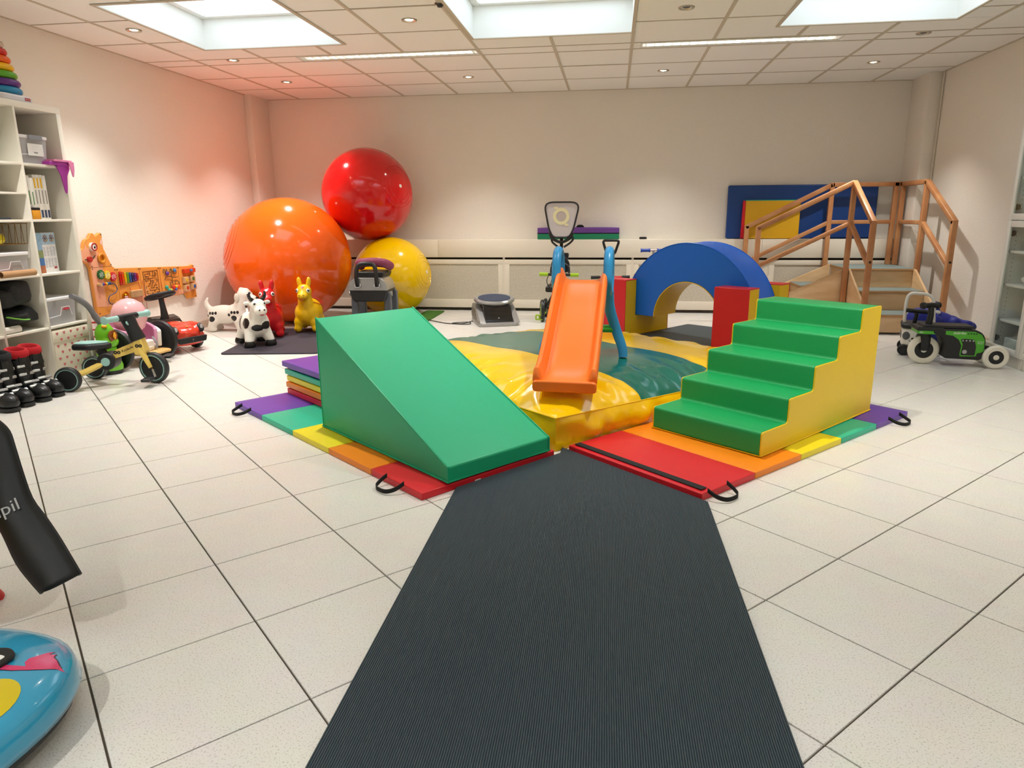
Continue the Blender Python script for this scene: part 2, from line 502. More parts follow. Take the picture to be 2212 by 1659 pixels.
# ---- fluorescent louvre lights
TUBEM = M('fluorescent_tube', 'fffaf4', emit=TUBE)
ALU = M('white_reflector', 'f4f1ea', rough=.25, metal=.0)
LOUV = M('mirror_louver', 'e8e6e0', rough=.22, metal=.75)
lab = {0: 'long recessed fluorescent louvre light above the red ball', 1: 'long recessed fluorescent louvre light on the right above the blue arch'}
for k, (a, b, c, d) in enumerate(LIN):
    t = thing('ceiling_light', lab.get(k, 'guessed unseen fluorescent louvre light near the viewpoint, ' + ['', '', 'middle left', 'middle right', 'far left', 'far right'][k]), 'ceiling light',
              ((a + c) / 2, (b + d) / 2, HC), 0, 'fluorescent louvre lights')
    L, W = c - a, d - b
    h = MB(); h.span((-L / 2, -W / 2, .08), (L / 2, W / 2, .09)); h.span((-L / 2, -W / 2, 0), (-L / 2 + .004, W / 2, .085)).span((L / 2 - .004, -W / 2, 0), (L / 2, W / 2, .085))
    h.span((-L / 2, -W / 2, 0), (L / 2, -W / 2 + .004, .085)).span((-L / 2, W / 2 - .004, 0), (L / 2, W / 2, .085))
    h.build('housing', ALU, t, smooth=False)
    f = MB(); e = .014
    f.span((-L / 2 - e, -W / 2 - e, -.004), (L / 2 + e, -W / 2, .002)).span((-L / 2 - e, W / 2, -.004), (L / 2 + e, W / 2 + e, .002))
    f.span((-L / 2 - e, -W / 2, -.004), (-L / 2, W / 2, .002)).span((L / 2, -W / 2, -.004), (L / 2 + e, W / 2, .002))
    f.build('frame', ALU, t, smooth=False)
    MB().cyl((-L / 2 + .02, 0, .055), (L / 2 - .02, 0, .055), .018, n=12).build('tube', TUBEM, t)
    n = 22
    bl = MB().prism([(-.009, .038), (.009, .038), (.0015, .002), (-.0015, .002)], -W / 2 + .008, W / 2 - .008, Rx(PI / 2)).mesh('louver_blade')
    bl.materials.append(LOUV)
    for q in range(n):
        o = bpy.data.objects.new('louver_blade', bl); col.objects.link(o); o.parent = t; o.location = (-L / 2 + (q + .5) * L / n, 0, 0)
    for s_ in (-1, 1):
        MB().prism([(0, .002), (.012, .002), (.003, .045), (0, .045)] if s_ < 0 else [(0, .002), (-.012, .002), (-.003, .045), (0, .045)], -L / 2 + .005, L / 2 - .005,
                   T(0, s_ * (W / 2 - .005), 0) @ Matrix(((0, 0, 1, 0), (1, 0, 0, 0), (0, 1, 0, 0), (0, 0, 0, 1)))).build('louver_side', LOUV, t, smooth=False)

# ---- downlights
RING = M('brushed_nickel', 'b9b2a6', rough=.3, metal=.9)
LAMP_ON = M('halogen_lamp_lit', 'ffe3b8', emit=30)
LAMP_OFF = M('halogen_lamp_dark', '2a2622', rough=.3)
DL = [(-3.454, 5.022, 1, 'round downlight beside the left roof light'), (-3.284, 6.075, 1, 'round downlight between left wall and fluorescent strip'), (-3.288, 7.107, 1, 'round downlight nearest the left back corner'),
      (-1.427, 5.092, 1, 'round downlight between the left and middle roof lights'), (-1.434, 7.17, 1, 'round downlight near the back wall between ball and slide'), (.442, 5.103, 0, 'unlit round downlight right of the middle roof light'),
      (.437, 7.184, 1, 'round downlight near the back wall above the blue arch'), (2.286, 6.085, 0, 'unlit round downlight below the right roof light'), (2.289, 7.136, 1, 'round downlight nearest the right back corner')]
for bx_ in (-3.29, -1.43, .44, 2.29):
    for by_ in (3.5, -.1):  # unseen rows, added and spaced to even out the floor brightness
        DL.append((bx_, by_, 1, 'added unseen downlight %s the viewpoint, %s' % ({3.5: 'ahead of', -.1: 'above and behind'}[by_], {-3.29: 'far left', -1.43: 'left', .44: 'right', 2.29: 'far right'}[bx_])))
def spot_light(x, y):
    l = bpy.data.lights.new('downlight_lamp', 'SPOT'); l.energy = SPOT_W; l.color = (1.0, .975, .93)
    l.spot_size = math.radians(98); l.spot_blend = 1.0; l.shadow_soft_size = .03
    return l
for x, y, on, lb in DL:
    t = thing('downlight', lb, 'downlight', (x, y, HC + .004), 0, 'round downlights')
    MB().lathe([(.030, .004), (.044, -.007), (.052, -.007), (.054, 0), (.044, .003)], 24).build('trim_ring', RING, t)
    MB().lathe([(0, -.003), (.020, -.003), (.031, .002), (.031, .006), (0, .006)], 24).build('lamp', LAMP_ON if on else LAMP_OFF, t)
    if on:
        lo = bpy.data.objects.new('lamp_light', spot_light(x, y)); col.objects.link(lo); lo.parent = t; lo.location = (0, 0, -.03)
s_ = MB().lathe([(0, -.022), (.016, -.02), (.022, -.008), (.034, 0), (0, 0)], 20).build('ceiling_sensor', M('black_plastic', '1b1b1c', rough=.4))
s_.location = (-1.128, 4.757, HC + .003); tag(s_, 'small black sensor on the ceiling beside the middle roof light', 'sensor')

# ---- radiator cover along the back wall
RC = M('radiator_cover_cream', 'efe6d4', rough=.5)
rc = thing('radiator_cover', 'long cream radiator cover with grille panels along the back wall', 'radiator cover', (0, 8.0, 0))
x0, x1 = -3.98, 3.0
for a, b in ((x0, -2.0), (-2.0, 1.62), (1.62, x1 - .001)):
    MB().span((a + .0008, -.01, .617), (b - .0008, YB - 8.0 - .001, .818)).build('top_board', RC, rc, smooth=False, bev=.003)
MB().span((x0, .06, .02), (x1, .10, .617)).build('backing', M('radiator_shadow_gap', '4a443b', rough=.9), rc, smooth=False)
dv = [x0, -2.70, -1.23, .235, 1.70, x1]
WEAVE = weave_mat()
for a, b in zip(dv, dv[1:]):
    a += .012; b -= .012; w = .055
    f = MB().span((a, .0, .035), (b, .022, .13)).span((a, .0, .54), (b, .022, .592)).span((a, .0, .13), (a + w, .022, .54)).span((b - w, .0, .13), (b, .022, .54))
    p = f.build('grille_frame', RC, rc, smooth=False, bev=.002)
    MB().span((a + w, .010, .13), (b - w, .016, .54)).build('grille', WEAVE, p, smooth=False)
for x in dv[1:-1]:
    MB().span((x - .012, .004, .03), (x + .012, .03, .617)).build('post', RC, rc, smooth=False)

# ================================================================== SOFT PLAY
def vinyl(name, h, rough=.36, b=(9, .10, 2.0)): return M(name, h, rough=rough, bump=b, spec=.38)
V_RED = vinyl('red_vinyl', 'd8202c'); V_ORANGE = vinyl('orange_vinyl', 'f58a14'); V_YEL = vinyl('lemon_vinyl', 'f0dc22')
V_TEAL = vinyl('teal_vinyl', '1fb894'); V_PUR = vinyl('purple_vinyl', '6a44a6'); V_GREEN = vinyl('green_vinyl', '18aa78', rough=.40)
V_GREEN2 = vinyl('leaf_green_vinyl', '1aa058'); V_BLUE = vinyl('blue_vinyl', '0a6ade'); V_MUST = vinyl('sun_yellow_vinyl', 'f2c40c')
STRAP = M('black_webbing', '141414', rough=.85)
BLACK = M('black_plastic', '1b1b1c', rough=.4)
TAGM = M('white_fabric_tag', 'e8e4da', rough=.8)

# ---- ribbed charcoal runner in front
RUB = M('charcoal_rubber', '3e4a50', rough=.55, spec=.35)
def runner_end(x):
    """the runner stops where the two rainbow mats begin"""
    return (2.477 + (x + .716) * .77 / .635 if x < -.213 else 2.609 + (.375 - x) * .69 / .724) - .006
def ribbed(w, y0, n, th, x0):
    prof = []
    for i in range(n):
        x = -w / 2 + w * i / n; d = w / n
        prof += [(x, th - .0026), (x + d * .28, th), (x + d * .72, th)]
    prof.append((w / 2, th - .0026))
    m = MB(); k = len(prof); sl_ = .021
    vs = [(x0 + x, y0, z) for x, z in prof] + [(x0 + x - sl_, runner_end(x0 + x - sl_), z) for x, z in prof]
    vs += [(v[0], v[1], 0) for v in vs]
    fs = [(i, i + 1, i + 1 + k, i + k) for i in range(k - 1)]
    fs += [(i, i + 2 * k, i + 2 * k + 1, i + 1) for i in range(k - 1)] + [(i + k, i + k + 1, i + 3 * k + 1, i + 3 * k) for i in range(k - 1)]
    fs += [(0, k, 3 * k, 2 * k), (k - 1, 3 * k - 1, 4 * k - 1, 2 * k - 1)]
    return m.add(vs, fs)
o = ribbed(1.005, .95, 190, .012, -.085).build('exercise_mat', RUB, smooth=False)
tag(o, 'long ribbed charcoal exercise mat running toward the viewer', 'mat')

# ---- folding mats
def strap_handle(parent, x, side, y, z=.03, w=.13, out=.075, drop=True):
    """loop of webbing sewn to the mat's edge"""
    p = spline([(x - w / 2, y, z), (x - w / 2 + .005, y + side * out * .55, z * .45), (x - w / 4, y + side * out, .006), (x + w / 4, y + side * out, .006), (x + w / 2 - .005, y + side * out * .55, z * .45), (x + w / 2, y, z)], 5)
    m = MB(); vs = []
    for q in p: vs += [(q[0], q[1], q[2] - .002), (q[0], q[1] + side * .0, q[2] + .016)]
    n = len(p); fs = [(2 * i, 2 * i + 1, 2 * i + 3, 2 * i + 2) for i in range(n - 1)]
    m.add(vs, fs)
    o = m.build('strap_handle', STRAP, parent); s = o.modifiers.new('thick', 'SOLIDIFY'); s.thickness = .003
    return o
def puffy(x0, x1, y0, y1, z0, z1, puff=.006, n=10):
    """mat section: slightly domed top, soft edges"""
    m = MB(); vs = []; fs = []
    for i in range(n + 1):
        for j in range(n + 1):
            u, v = i / n, j / n
            h = min(1, 6 * u, 6 * (1 - u)) ** .5 * min(1, 8 * v, 8 * (1 - v)) ** .5
            w = noise.noise(Vector((x0 * 7 + u * 3, v * 4, z0 * 30))) * .0018
            vs.append((x0 + (x1 - x0) * u, y0 + (y1 - y0) * v, z1 - puff + puff * h + w * h))
    fs = [(i * (n + 1) + j, (i + 1) * (n + 1) + j, (i + 1) * (n + 1) + j + 1, i * (n + 1) + j + 1) for i in range(n) for j in range(n)]
    ring = [i * (n + 1) for i in range(n + 1)] + [n * (n + 1) + j for j in range(1, n + 1)] + [i * (n + 1) + n for i in range(n - 1, -1, -1)] + [j for j in range(n - 1, 0, -1)]
    b = len(vs); vs += [(vs[k][0], vs[k][1], z0) for k in ring]
    L = len(ring)
    fs += [(ring[k], ring[(k + 1) % L], b + (k + 1) % L, b + k) for k in range(L)]
    fs.append(tuple(b + k for k in range(L)))
    return m.add(vs, fs)
RAIN = [('red', V_RED), ('orange', V_ORANGE), ('yellow', V_YEL), ('teal', V_TEAL), ('purple', V_PUR)]
MATH = .036
def folding_mat(name, label, loc, ang, w, pl, sgn):
    t = thing(name, label, 'mat', loc, ang, 'rainbow folding mats')
    for k, (cn, mt) in enumerate(RAIN):
        y0, y1 = (0, w) if sgn > 0 else (-w, 0)
        p = puffy(k * pl + .0015, (k + 1) * pl - .0015, y0, y1, 0, MATH).build('section', mt, t, ang=50, bev=.003)
        p['label'] = cn + ' vinyl section'
    return t
A_L = math.radians(140.5)
lm = folding_mat('folding_mat', 'rainbow folding mat lying flat under the green wedge', (-.716, 2.477, 0), A_L, .75, .382, -1)
strap_handle(lm, .19, 1, 0); strap_handle(lm, 1.73, 1, 0)
MB().span((0, -.30, .004), (-.003, -.27, .014)).build('care_label', TAGM, lm, smooth=False)
A_R = math.radians(46.4)
rm = folding_mat('folding_mat', 'rainbow folding mat lying flat under the green and yellow foam steps', (.375, 2.609, 0), A_R, .765, .367, 1)
strap_handle(rm, .10, -1, 0); strap_handle(rm, 1.66, -1, 0)
MB().span((.022, .02, MATH - .001), (.058, .745, MATH + .0015)).build('hook_strip', STRAP, rm, smooth=False)

# folded mat stacked behind the wedge
A_W = math.radians(140.1)
st = thing('folding_mat', 'rainbow mat folded into a five-layer pile behind the green wedge', 'mat', (-.634, 2.578, MATH + .001), A_W, 'rainbow folding mats')
for k, (cn, mt) in enumerate(RAIN):
    dx = (0, .004, -.004, .006, .02)[k]; dy = (0, .003, -.002, .004, .012)[k]
    zz = k * .041 + (.006 if k == 4 else 0)
    p = puffy(1.10 + dx, 1.86 + dx, -.545 - dy, -.165 + dy, zz + .0006, zz + .0405).build('section', mt, st, ang=50, bev=.004)
    p['label'] = cn + ' vinyl layer'
MB().span((1.36, -.163, .035), (1.40, -.160, .085)).build('care_label', TAGM, st, smooth=False)
strap_handle(st, 1.72, -1, -.545, .20)

# ---- green wedge
wd = thing('foam_wedge', 'large green vinyl foam wedge ramp on the left rainbow mat', 'foam wedge', (-.634, 2.578, MATH + .002), A_W)
WL, WW, H0, H1 = 1.07, .58, .066, .566
MB().prism([(0, 0), (WL, 0), (WL, H1), (0, H0)], 0, WW, Rx(PI / 2)).build('body', V_GREEN, wd, bev=.007, seg=3)
for y in (-.001, -WW + .001):
    MB().tube([(0, y, H0), (WL, y, H1)], .0045, 8).build('piping', V_GREEN, wd)
    MB().tube([(WL, y, H1), (WL, y, .004)], .004, 8).build('piping', V_GREEN, wd)
    MB().tube([(0, y, .004), (0, y, H0)], .004, 8).build('piping', V_GREEN, wd)
fl = MB().tube([(-.002, .002, .004), (-.002, -WW - .002, .004), (WL + .002, -WW - .002, .004), (WL + .002, .002, .004)], .005, 6, closed=True)
fl.build('bottom_seam', V_GREEN, wd)

# ---- air cushion
CUSH_Y = M('glossy_yellow_tarpaulin', 'f7c60a', rough=.16, bump=(6, .12, 3.0), spec=.6)
CUSH_G = M('glossy_dark_green_tarpaulin', '0c6a5c', rough=.2, bump=(6, .12, 3.0), spec=.6)
S = 2.08
ac = thing('air_cushion', 'large inflated yellow and dark green air cushion under the slide', 'cushion', (-.240, 3.122, .0), A_R)
def edge_d(x, y): return min(x, S - x, y, S - y)
def cz(x, y):
    u, v = 2 * x / S - 1, 2 * y / S - 1
    dome = max(0, (1 - abs(u) ** 6)) ** .8 * max(0, (1 - abs(v) ** 6)) ** .8
    fx, fy = 1 - .32 * (x / S), 1 - .22 * (y / S)
    z = .165 * fx * fy + .125 * dome
    d = edge_d(x, y)
    if d == x or d == S - x: al, ax = y, x
    else: al, ax = x, y
    ph = noise.noise(Vector((al * 3.1, 1.7, 0))) * 3.0
    wr = math.sin(al * 26 + ph + ax * 5) * .5 + math.sin(al * 47 + ph * 2 - ax * 9) * .35 + noise.noise(Vector((x * 9, y * 9, 3))) * .9
    z += wr * .016 * math.exp(-((d - .12) / .15) ** 2) * (1 if d > .015 else d / .015)
    z += noise.noise(Vector((x * 2.3, y * 2.3, 0))) * .014 * dome
    return z
def cpatch(x0, x1, nx, ny):
    m = MB(); vs = []
    for i in range(nx + 1):
        for j in range(ny + 1):
            x = x0 + (x1 - x0) * i / nx; y = S * j / ny
            vs.append((x, y, cz(x, y)))
    return m.add(vs, [(i * (ny + 1) + j, (i + 1) * (ny + 1) + j, (i + 1) * (ny + 1) + j + 1, i * (ny + 1) + j + 1) for i in range(nx) for j in range(ny)])
G0, G1 = .60, 1.30
cpatch(0, G0, 70, 220).build('front_panel', CUSH_Y, ac, ang=180)
o = cpatch(G0, G1, 70, 180).build('middle_panel', CUSH_G, ac, ang=180); o['label'] = 'dark green middle panel'
cpatch(G1, S, 60, 160).build('rear_panel', CUSH_Y, ac, ang=180)
def cband(a, b, nrm):
    m = MB(); n, k = 110, 8; vs = []
    for i in range(n + 1):
        x = a[0] + (b[0] - a[0]) * i / n; y = a[1] + (b[1] - a[1]) * i / n
        zt = cz(min(max(x, 0), S), min(max(y, 0), S)); e = min(i, n - i) / n
        for j in range(k + 1):
            v = j / k; bul = math.sin(PI * v) * .034 * min(1, e * 7 + .05)
            bul += (noise.noise(Vector((x * 9, y * 9, v * 1.6))) * .030 + noise.noise(Vector((x * 21, y * 21, v * 2))) * .012) * math.sin(PI * v)
            vs.append((x + nrm[0] * bul, y + nrm[1] * bul, .002 + (zt - .002) * v))
    m.add(vs, [(i * (k + 1) + j, (i + 1) * (k + 1) + j, (i + 1) * (k + 1) + j + 1, i * (k + 1) + j + 1) for i in range(n) for j in range(k)])
    return m.build('side_band', CUSH_Y, ac, ang=180)
for a, b, nn in (((0, 0), (S, 0), (0, -1)), ((0, 0), (0, S), (-1, 0)), ((S, 0), (S, S), (1, 0)), ((0, S), (S, S), (0, 1))): cband(a, b, nn)
sm_ = MB()
for a, b in (((0, 0), (S, 0)), ((0, 0), (0, S)), ((S, 0), (S, S)), ((0, S), (S, S))):
    sm_.tube([(a[0] + (b[0] - a[0]) * i / 80, a[1] + (b[1] - a[1]) * i / 80, cz(a[0] + (b[0] - a[0]) * i / 80, a[1] + (b[1] - a[1]) * i / 80)) for i in range(81)], .0035, 6)
for c in ((0, 0), (S, 0), (0, S), (S, S)): sm_.tube([(c[0], c[1], .003), (c[0], c[1], cz(*c))], .0035, 6)
sm_.build('seam', CUSH_Y, ac)
MB().span((0, 0, .001), (S, S, .004)).build('underside', CUSH_Y, ac, smooth=False)

# ---- slide
SL_O = M('orange_slide_plastic', 'f8781a', rough=.3, spec=.5); SL_B = M('blue_slide_plastic', '2a8fc8', rough=.34); SL_G = M('green_slide_plastic', '3fae3c', rough=.35)
sl = thing('slide', 'toddler slide with orange chute and blue legs on the air cushion', 'slide', (-.212, 3.30, 0), math.radians(-3.6))
path = spline([(0, .296), (.05, .300), (.14, .330), (.30, .425), (.55, .585), (.68, .672), (.76, .712), (.83, .722)], 5)
sec = [(-.150, -.022), (-.156, .03), (-.153, .062), (-.143, .072), (-.130, .070), (-.120, .05), (-.108, .014), (-.085, .001), (-.04, 0), (.04, 0), (.085, .001), (.108, .014), (.120, .05), (.130, .070), (.143, .072), (.153, .062), (.156, .03), (.150, -.022)]
m = MB(); vs = []; P = [Vector((0, p[0], p[1])) for p in path]
for i, p in enumerate(P):
    tg = (P[min(i + 1, len(P) - 1)] - P[max(i - 1, 0)]).normalized(); nm = Vector((0, -tg.z, tg.y))
    f = i / (len(P) - 1); lip = min(1, f * 9 + .35); w = 1.03 - .09 * f
    for a, b in sec:
        vs.append(p + Vector((a * w, 0, 0)) + nm * (b * (lip if b > 0 else 1)))
k = len(sec)
fs = [(i * k + j, i * k + (j + 1) % k, (i + 1) * k + (j + 1) % k, (i + 1) * k + j) for i in range(len(P) - 1) for j in range(k)]
fs += [tuple(range(k - 1, -1, -1)), tuple((len(P) - 1) * k + j for j in range(k))]
m.add(vs, fs).build('chute', SL_O, sl, bev=.006, seg=2, ang=50)
MB().prism(cap([(-.158, 0), (.158, 0), (.158, .056), (-.158, .056)], .02), -.012, .022, T(0, 0, .25) @ Rx(PI / 2)).build('chute_lip', SL_O, sl, bev=.008, seg=3)
for s_ in (-1, 1):
    x = s_ * .148
    loop = [(x - s_ * .0, .82 + .11 * math.cos(a) * (1.0 if math.sin(a) < 0 else .85), .77 + .125 * math.sin(a)) for a in [2 * PI * i / 28 for i in range(28)]]
    MB().tube(loop, .026, 10, closed=True, flat=.85).build('side_rail', SL_B, sl)
    MB().tube([(x, .728, .75), (x, .80, .765), (x, .87, .75)], .02, 8).build('rail_bar', SL_B, sl)
    lg = spline([(x, .80, .66), (x + s_ * .008, .83, .56), (x + s_ * .05, .86, .42), (x + s_ * .088, .85, .32), (x + s_ * .096, .84, .262)], 5)
    MB().tube(lg, [.034 - .008 * i / len(lg) for i in range(len(lg))], 10, flat=.7).build('leg', SL_B, sl)
for z, w, y in ((.43, .21, .865), (.575, .165, .84)):
    MB().cyl((-w, y, z), (w, y, z), .024, n=12).build('rung', SL_G, sl)

# ---- foam steps
fs_t = thing('foam_steps', 'five green vinyl foam steps with yellow sides on the right rainbow mat', 'foam steps', (.681, 3.05, MATH + .002), math.radians(48.9))
nx = [0, .226, .452, .680, .915, 1.14]; nz = [.113, .228, .347, .464, .578]
prof = [(0, 0)]
for k in range(5): prof += [(nx[k], nz[k]), (nx[k + 1], nz[k])]
prof += [(1.14, 0)]
def soft(pr, r=.016): return cap(pr, r)
MB().prism(soft(prof), -.592, -.008, Rx(PI / 2)).build('step_cover', V_GREEN2, fs_t, ang=60)
for y in (-.008, -.600):
    p = MB().prism(soft(prof), y, y + .008, Rx(PI / 2)).build('side_panel', M('lemon_side_vinyl', 'ecc80c', rough=.4, bump=(7, .08, 2.0)), fs_t, bev=.003, ang=60)
    p['label'] = 'yellow side panel'
MB().tube([(0, -.001, .003), (0, .601, .003), (1.142, .601, .003), (1.142, -.001, .003)], .004, 6, closed=True).build('bottom_seam', V_MUST, fs_t)
MB().span((1.142, .03, .13), (1.175, .032, .17)).build('care_label', TAGM, fs_t, smooth=False)

# ---- foam arch on two slotted supports
A_S = math.radians(-38)
AO = (.136, 6.323, 0)
t = thing('foam_arch', 'blue foam half-ring arch with yellow inside standing in the red supports', 'foam arch', AO, A_S)
R1, R0, AX, AZ = .66, .33, .52, .192
ring = circ(R1, 40, AX, AZ, 0, PI) + circ(R0 + .004, 32, AX, AZ, PI, 0)
MB().prism(ring, -.515, -.167, Rx(PI / 2)).build('arch_body', V_BLUE, t, bev=.006, seg=3, ang=45)
ring = circ(R0 + .004, 32, AX, AZ, 0, PI) + circ(R0 - .002, 32, AX, AZ, PI, 0)
o = MB().prism(ring, -.515, -.167, Rx(PI / 2)).build('inner_lining', V_MUST, t, ang=45); o['label'] = 'yellow inside lining'
for e in (.167, .515):
    MB().tube([(p[0], e, p[1]) for p in circ(R1, 48, AX, AZ, 0, PI)], .004, 6).build('piping', V_BLUE, t)
def support(label, x0, x1):
    t = thing('arch_support', label, 'foam block', AO, A_S, 'slotted supports of the foam arch')
    pr = [(0, 0), (.685, 0), (.685, .516), (.525, .516), (.525, .188), (.160, .188), (.160, .516), (0, .516)]
    mm = Matrix(((0, 0, 1, 0), (1, 0, 0, 0), (0, 1, 0, 0), (0, 0, 0, 1)))
    MB().prism(cap(pr, .006), x0 + .003, x1 - .003, mm).build('core', V_MUST, t, bev=.004, ang=45)
    for a, b, c, d in ((-.004, .004, 0, .518), (.681, .689, 0, .518)):
        o = MB().span((x0, a, c + .001), (x1, b, d)).build('cover_panel', V_RED, t, bev=.005, seg=2); o['label'] = 'red end cover'
    for a, b in ((0, .160), (.525, .687)):
        o = MB().span((x0, a, .512), (x1, b, .521)).build('cover_panel', V_RED, t, bev=.003); o['label'] = 'red top cover'
    return t
support('red and yellow slotted foam block under the left foot of the arch', -.305, 0)
support('red and yellow slotted foam block under the right foot of the arch, behind the steps', .88, 1.186)
# charcoal mat through the arch and a folded strip of rainbow mat beside it
cm = MB().prism(cap([(.02, -.04), (.862, -.04), (.862, 1.02), (.02, 1.02)], .03), 0, .012).build('exercise_mat', RUB, bev=.002)
cm.location = AO; cm.rotation_euler = (0, 0, A_S)
tag(cm, 'dark grey exercise mat on the floor seen through the blue arch', 'mat')
t = thing('folding_mat', 'yellow and teal end of a folding mat beyond the air cushion at the arch', 'mat', AO, A_S, 'rainbow folding mats')
for k, (cn, mt) in enumerate((('teal', V_TEAL), ('yellow', V_YEL))):
    p = puffy(.34 + .22 * k, .555 + .22 * k + (.09 if k else 0), -.40, -.05, 0, .03).build('section', mt, t, bev=.003); p['label'] = cn + ' vinyl section'

# ================================================================== BALLS
def ball(label, c, r, h, tilt):
    t = thing('exercise_ball', label, 'ball', (c[0], c[1], c[2] - r), 0, 'giant exercise balls in the corner')
    mt = M('glossy_ball_' + h, h, rough=.13, spec=.5, coat=.25)
    mm = T(0, 0, r) @ Rx(tilt[0]) @ Ry(tilt[1])
    MB().ell((0, 0, 0), r, 72, 40, mm).build('shell', mt, t, ang=180)
    rg = MB()
    for a in (.90, .93, .96): rg.torus(r * math.sqrt(1 - a * a) * 1.0, .0035, 48, 6, mm @ T(0, 0, r * a))
    rg.build('moulded_ridges', mt, t)
    MB().lathe([(0, r + .002), (.018, r + .001), (.02, r - .004), (0, r - .006)], 16, mm).build('valve_plug', M('white_plug', 'e6e0d4', rough=.5), t)
    return t
ball('giant orange exercise ball, largest of the three in the corner', (-3.345, 6.957, .642), .640, 'fb6210', (1.0, -.9))
ball('giant red exercise ball resting on top of the other two', (-2.680, 7.61, 1.318), .495, 'd40d10', (1.2, 1.1))
ball('giant yellow exercise ball under the red one by the radiator cover', (-2.425, 7.545, .432), .432, 'f2c400', (.9, 1.35))

# ================================================================== HOPPER ANIMALS
def spot_mat(name, base, spots, sc='141414', rough=.38):
    m = M(name, base, rough=rough, spec=.5)
    nt = m.node_tree
    if nt.nodes.get('done'): return m
    b = nt.nodes['Principled BSDF']; tc = nt.nodes.new('ShaderNodeTexCoord'); tc.name = 'done'
    wob = nt.nodes.new('ShaderNodeTexNoise'); wob.inputs['Scale'].default_value = 16
    nt.links.new(tc.outputs['Object'], wob.inputs['Vector'])
    last = None
    for c, r, wb in spots:
        s = nt.nodes.new('ShaderNodeVectorMath'); s.operation = 'SUBTRACT'; s.inputs[1].default_value = c
        d = nt.nodes.new('ShaderNodeVectorMath'); d.operation = 'DIVIDE'; d.inputs[1].default_value = r
        l = nt.nodes.new('ShaderNodeVectorMath'); l.operation = 'LENGTH'
        nt.links.new(tc.outputs['Object'], s.inputs[0]); nt.links.new(s.outputs[0], d.inputs[0]); nt.links.new(d.outputs[0], l.inputs[0])
        w = nt.nodes.new('ShaderNodeMath'); w.operation = 'MULTIPLY_ADD'; w.inputs[1].default_value = wb * 2; 
        nt.links.new(wob.outputs[0], w.inputs[0]); nt.links.new(l.outputs['Value'], w.inputs[2])
        k = nt.nodes.new('ShaderNodeMath'); k.operation = 'LESS_THAN'; k.inputs[1].default_value = 1 + wb
        nt.links.new(w.outputs[0], k.inputs[0])
        if last is None: last = k
        else:
            x = nt.nodes.new('ShaderNodeMath'); x.operation = 'MAXIMUM'
            nt.links.new(last.outputs[0], x.inputs[0]); nt.links.new(k.outputs[0], x.inputs[1]); last = x
    mx = nt.nodes.new('ShaderNodeMix'); mx.data_type = 'RGBA'
    mx.inputs[6].default_value = hexc(base); mx.inputs[7].default_value = hexc(sc)
    nt.links.new(last.outputs[0], mx.inputs[0]); nt.links.new(mx.outputs[2], b.inputs['Base Color'])
    return m
EYEW = M('eye_white', 'f4f2ec', rough=.25); EYEB = M('eye_black', '0d0d0f', rough=.2); SHINY = M('shiny_black_rubber', '121212', rough=.3)
def eye(parent, c, n, r=.016, iris=None):
    n = Vector(n).normalized(); q = n.to_track_quat('Z', 'Y').to_matrix().to_4x4()
    e = MB().ell((0, 0, 0), (r, r, r * .45), 16, 8, T(*c) @ q).build('eye', EYEW, parent)
    MB().ell((0, 0, 0), (r * .62, r * .62, r * .25), 14, 6, T(*(Vector(c) + n * r * .32)) @ q).build('pupil', EYEB, e)
    MB().ell((0, 0, 0), (r * .18, r * .18, r * .1), 8, 5, T(*(Vector(c) + n * r * .55 + Vector((0, 0, r * .25)))) @ q).build('glint', EYEW, e)
def limb(m, a, b, r0, r1): m.tube([a, tuple((Vector(a) + Vector(b)) / 2), b], [r0, (r0 + r1) / 2, r1], 12); m.ell(a, r0, 12, 8); m.ell(b, r1, 12, 8)

# cow
cow = thing('hopper_cow', 'white bouncy hopper cow with black patches, horns and hooves', 'hopper toy', (-3.06, 5.60, .012), math.radians(-46), 'animal hopper toys')
m = MB(); m.ell((-.03, 0, .175), (.165, .112, .115)); m.ell((.07, 0, .185), (.105, .108, .12)); m.ell((-.12, 0, .165), (.09, .105, .105))
limb(m, (.10, 0, .23), (.145, 0, .33), .075, .062); m.ell((.16, 0, .345), (.072, .064, .066)); m.ell((.222, 0, .312), (.05, .056, .043))
for sx, sy in ((1, 1), (1, -1), (-1, 1), (-1, -1)): limb(m, (sx * .10 - .02, sy * .062, .13), (sx * .135 - .01, sy * .088, .045), .052, .04)
for s_ in (-1, 1): m.ell((.135, s_ * .085, .375), (.018, .036, .02), m=None)
limb(m, (-.175, 0, .25), (-.20, 0, .29), .016, .014)
cow_m = spot_mat('cow_hide_print', 'efeade', [((.085, -.105, .20), (.06, .06, .045), .25), ((-.06, -.11, .19), (.035, .06, .07), .25), ((-.16, -.08, .22), (.04, .06, .06), .25), ((.15, .06, .18), (.05, .055, .035), .3), ((.165, -.02, .165), (.04, .05, .028), .25), ((-.02, .11, .18), (.07, .05, .06), .25), ((-.05, 0, .29), (.07, .035, .03), .25)])
blob('body', m, cow_m, cow, .010, 8)
for s_ in (-1, 1):
    MB().tube(spline([(.14, s_ * .035, .395), (.145, s_ * .058, .415), (.155, s_ * .066, .445), (.165, s_ * .058, .47)], 4), [.017] * 4 + [.014] * 4 + [.010] * 4 + [.004], 10).build('horn', SHINY, cow)
    for sx in (1, -1):
        MB().lathe([(0, .0), (.044, 0), (.05, .012), (.046, .035), (.038, .05), (0, .052)], 20, T(sx * .137 - .01, s_ * .09, 0)).build('hoof', SHINY, cow)
    eye(cow, (.205, s_ * .038, .372), (.75, s_ * .6, .35), .017)
    MB().ell((.266, s_ * .020, .325), (.006, .007, .007), 10, 6).build('nostril', EYEB, cow)
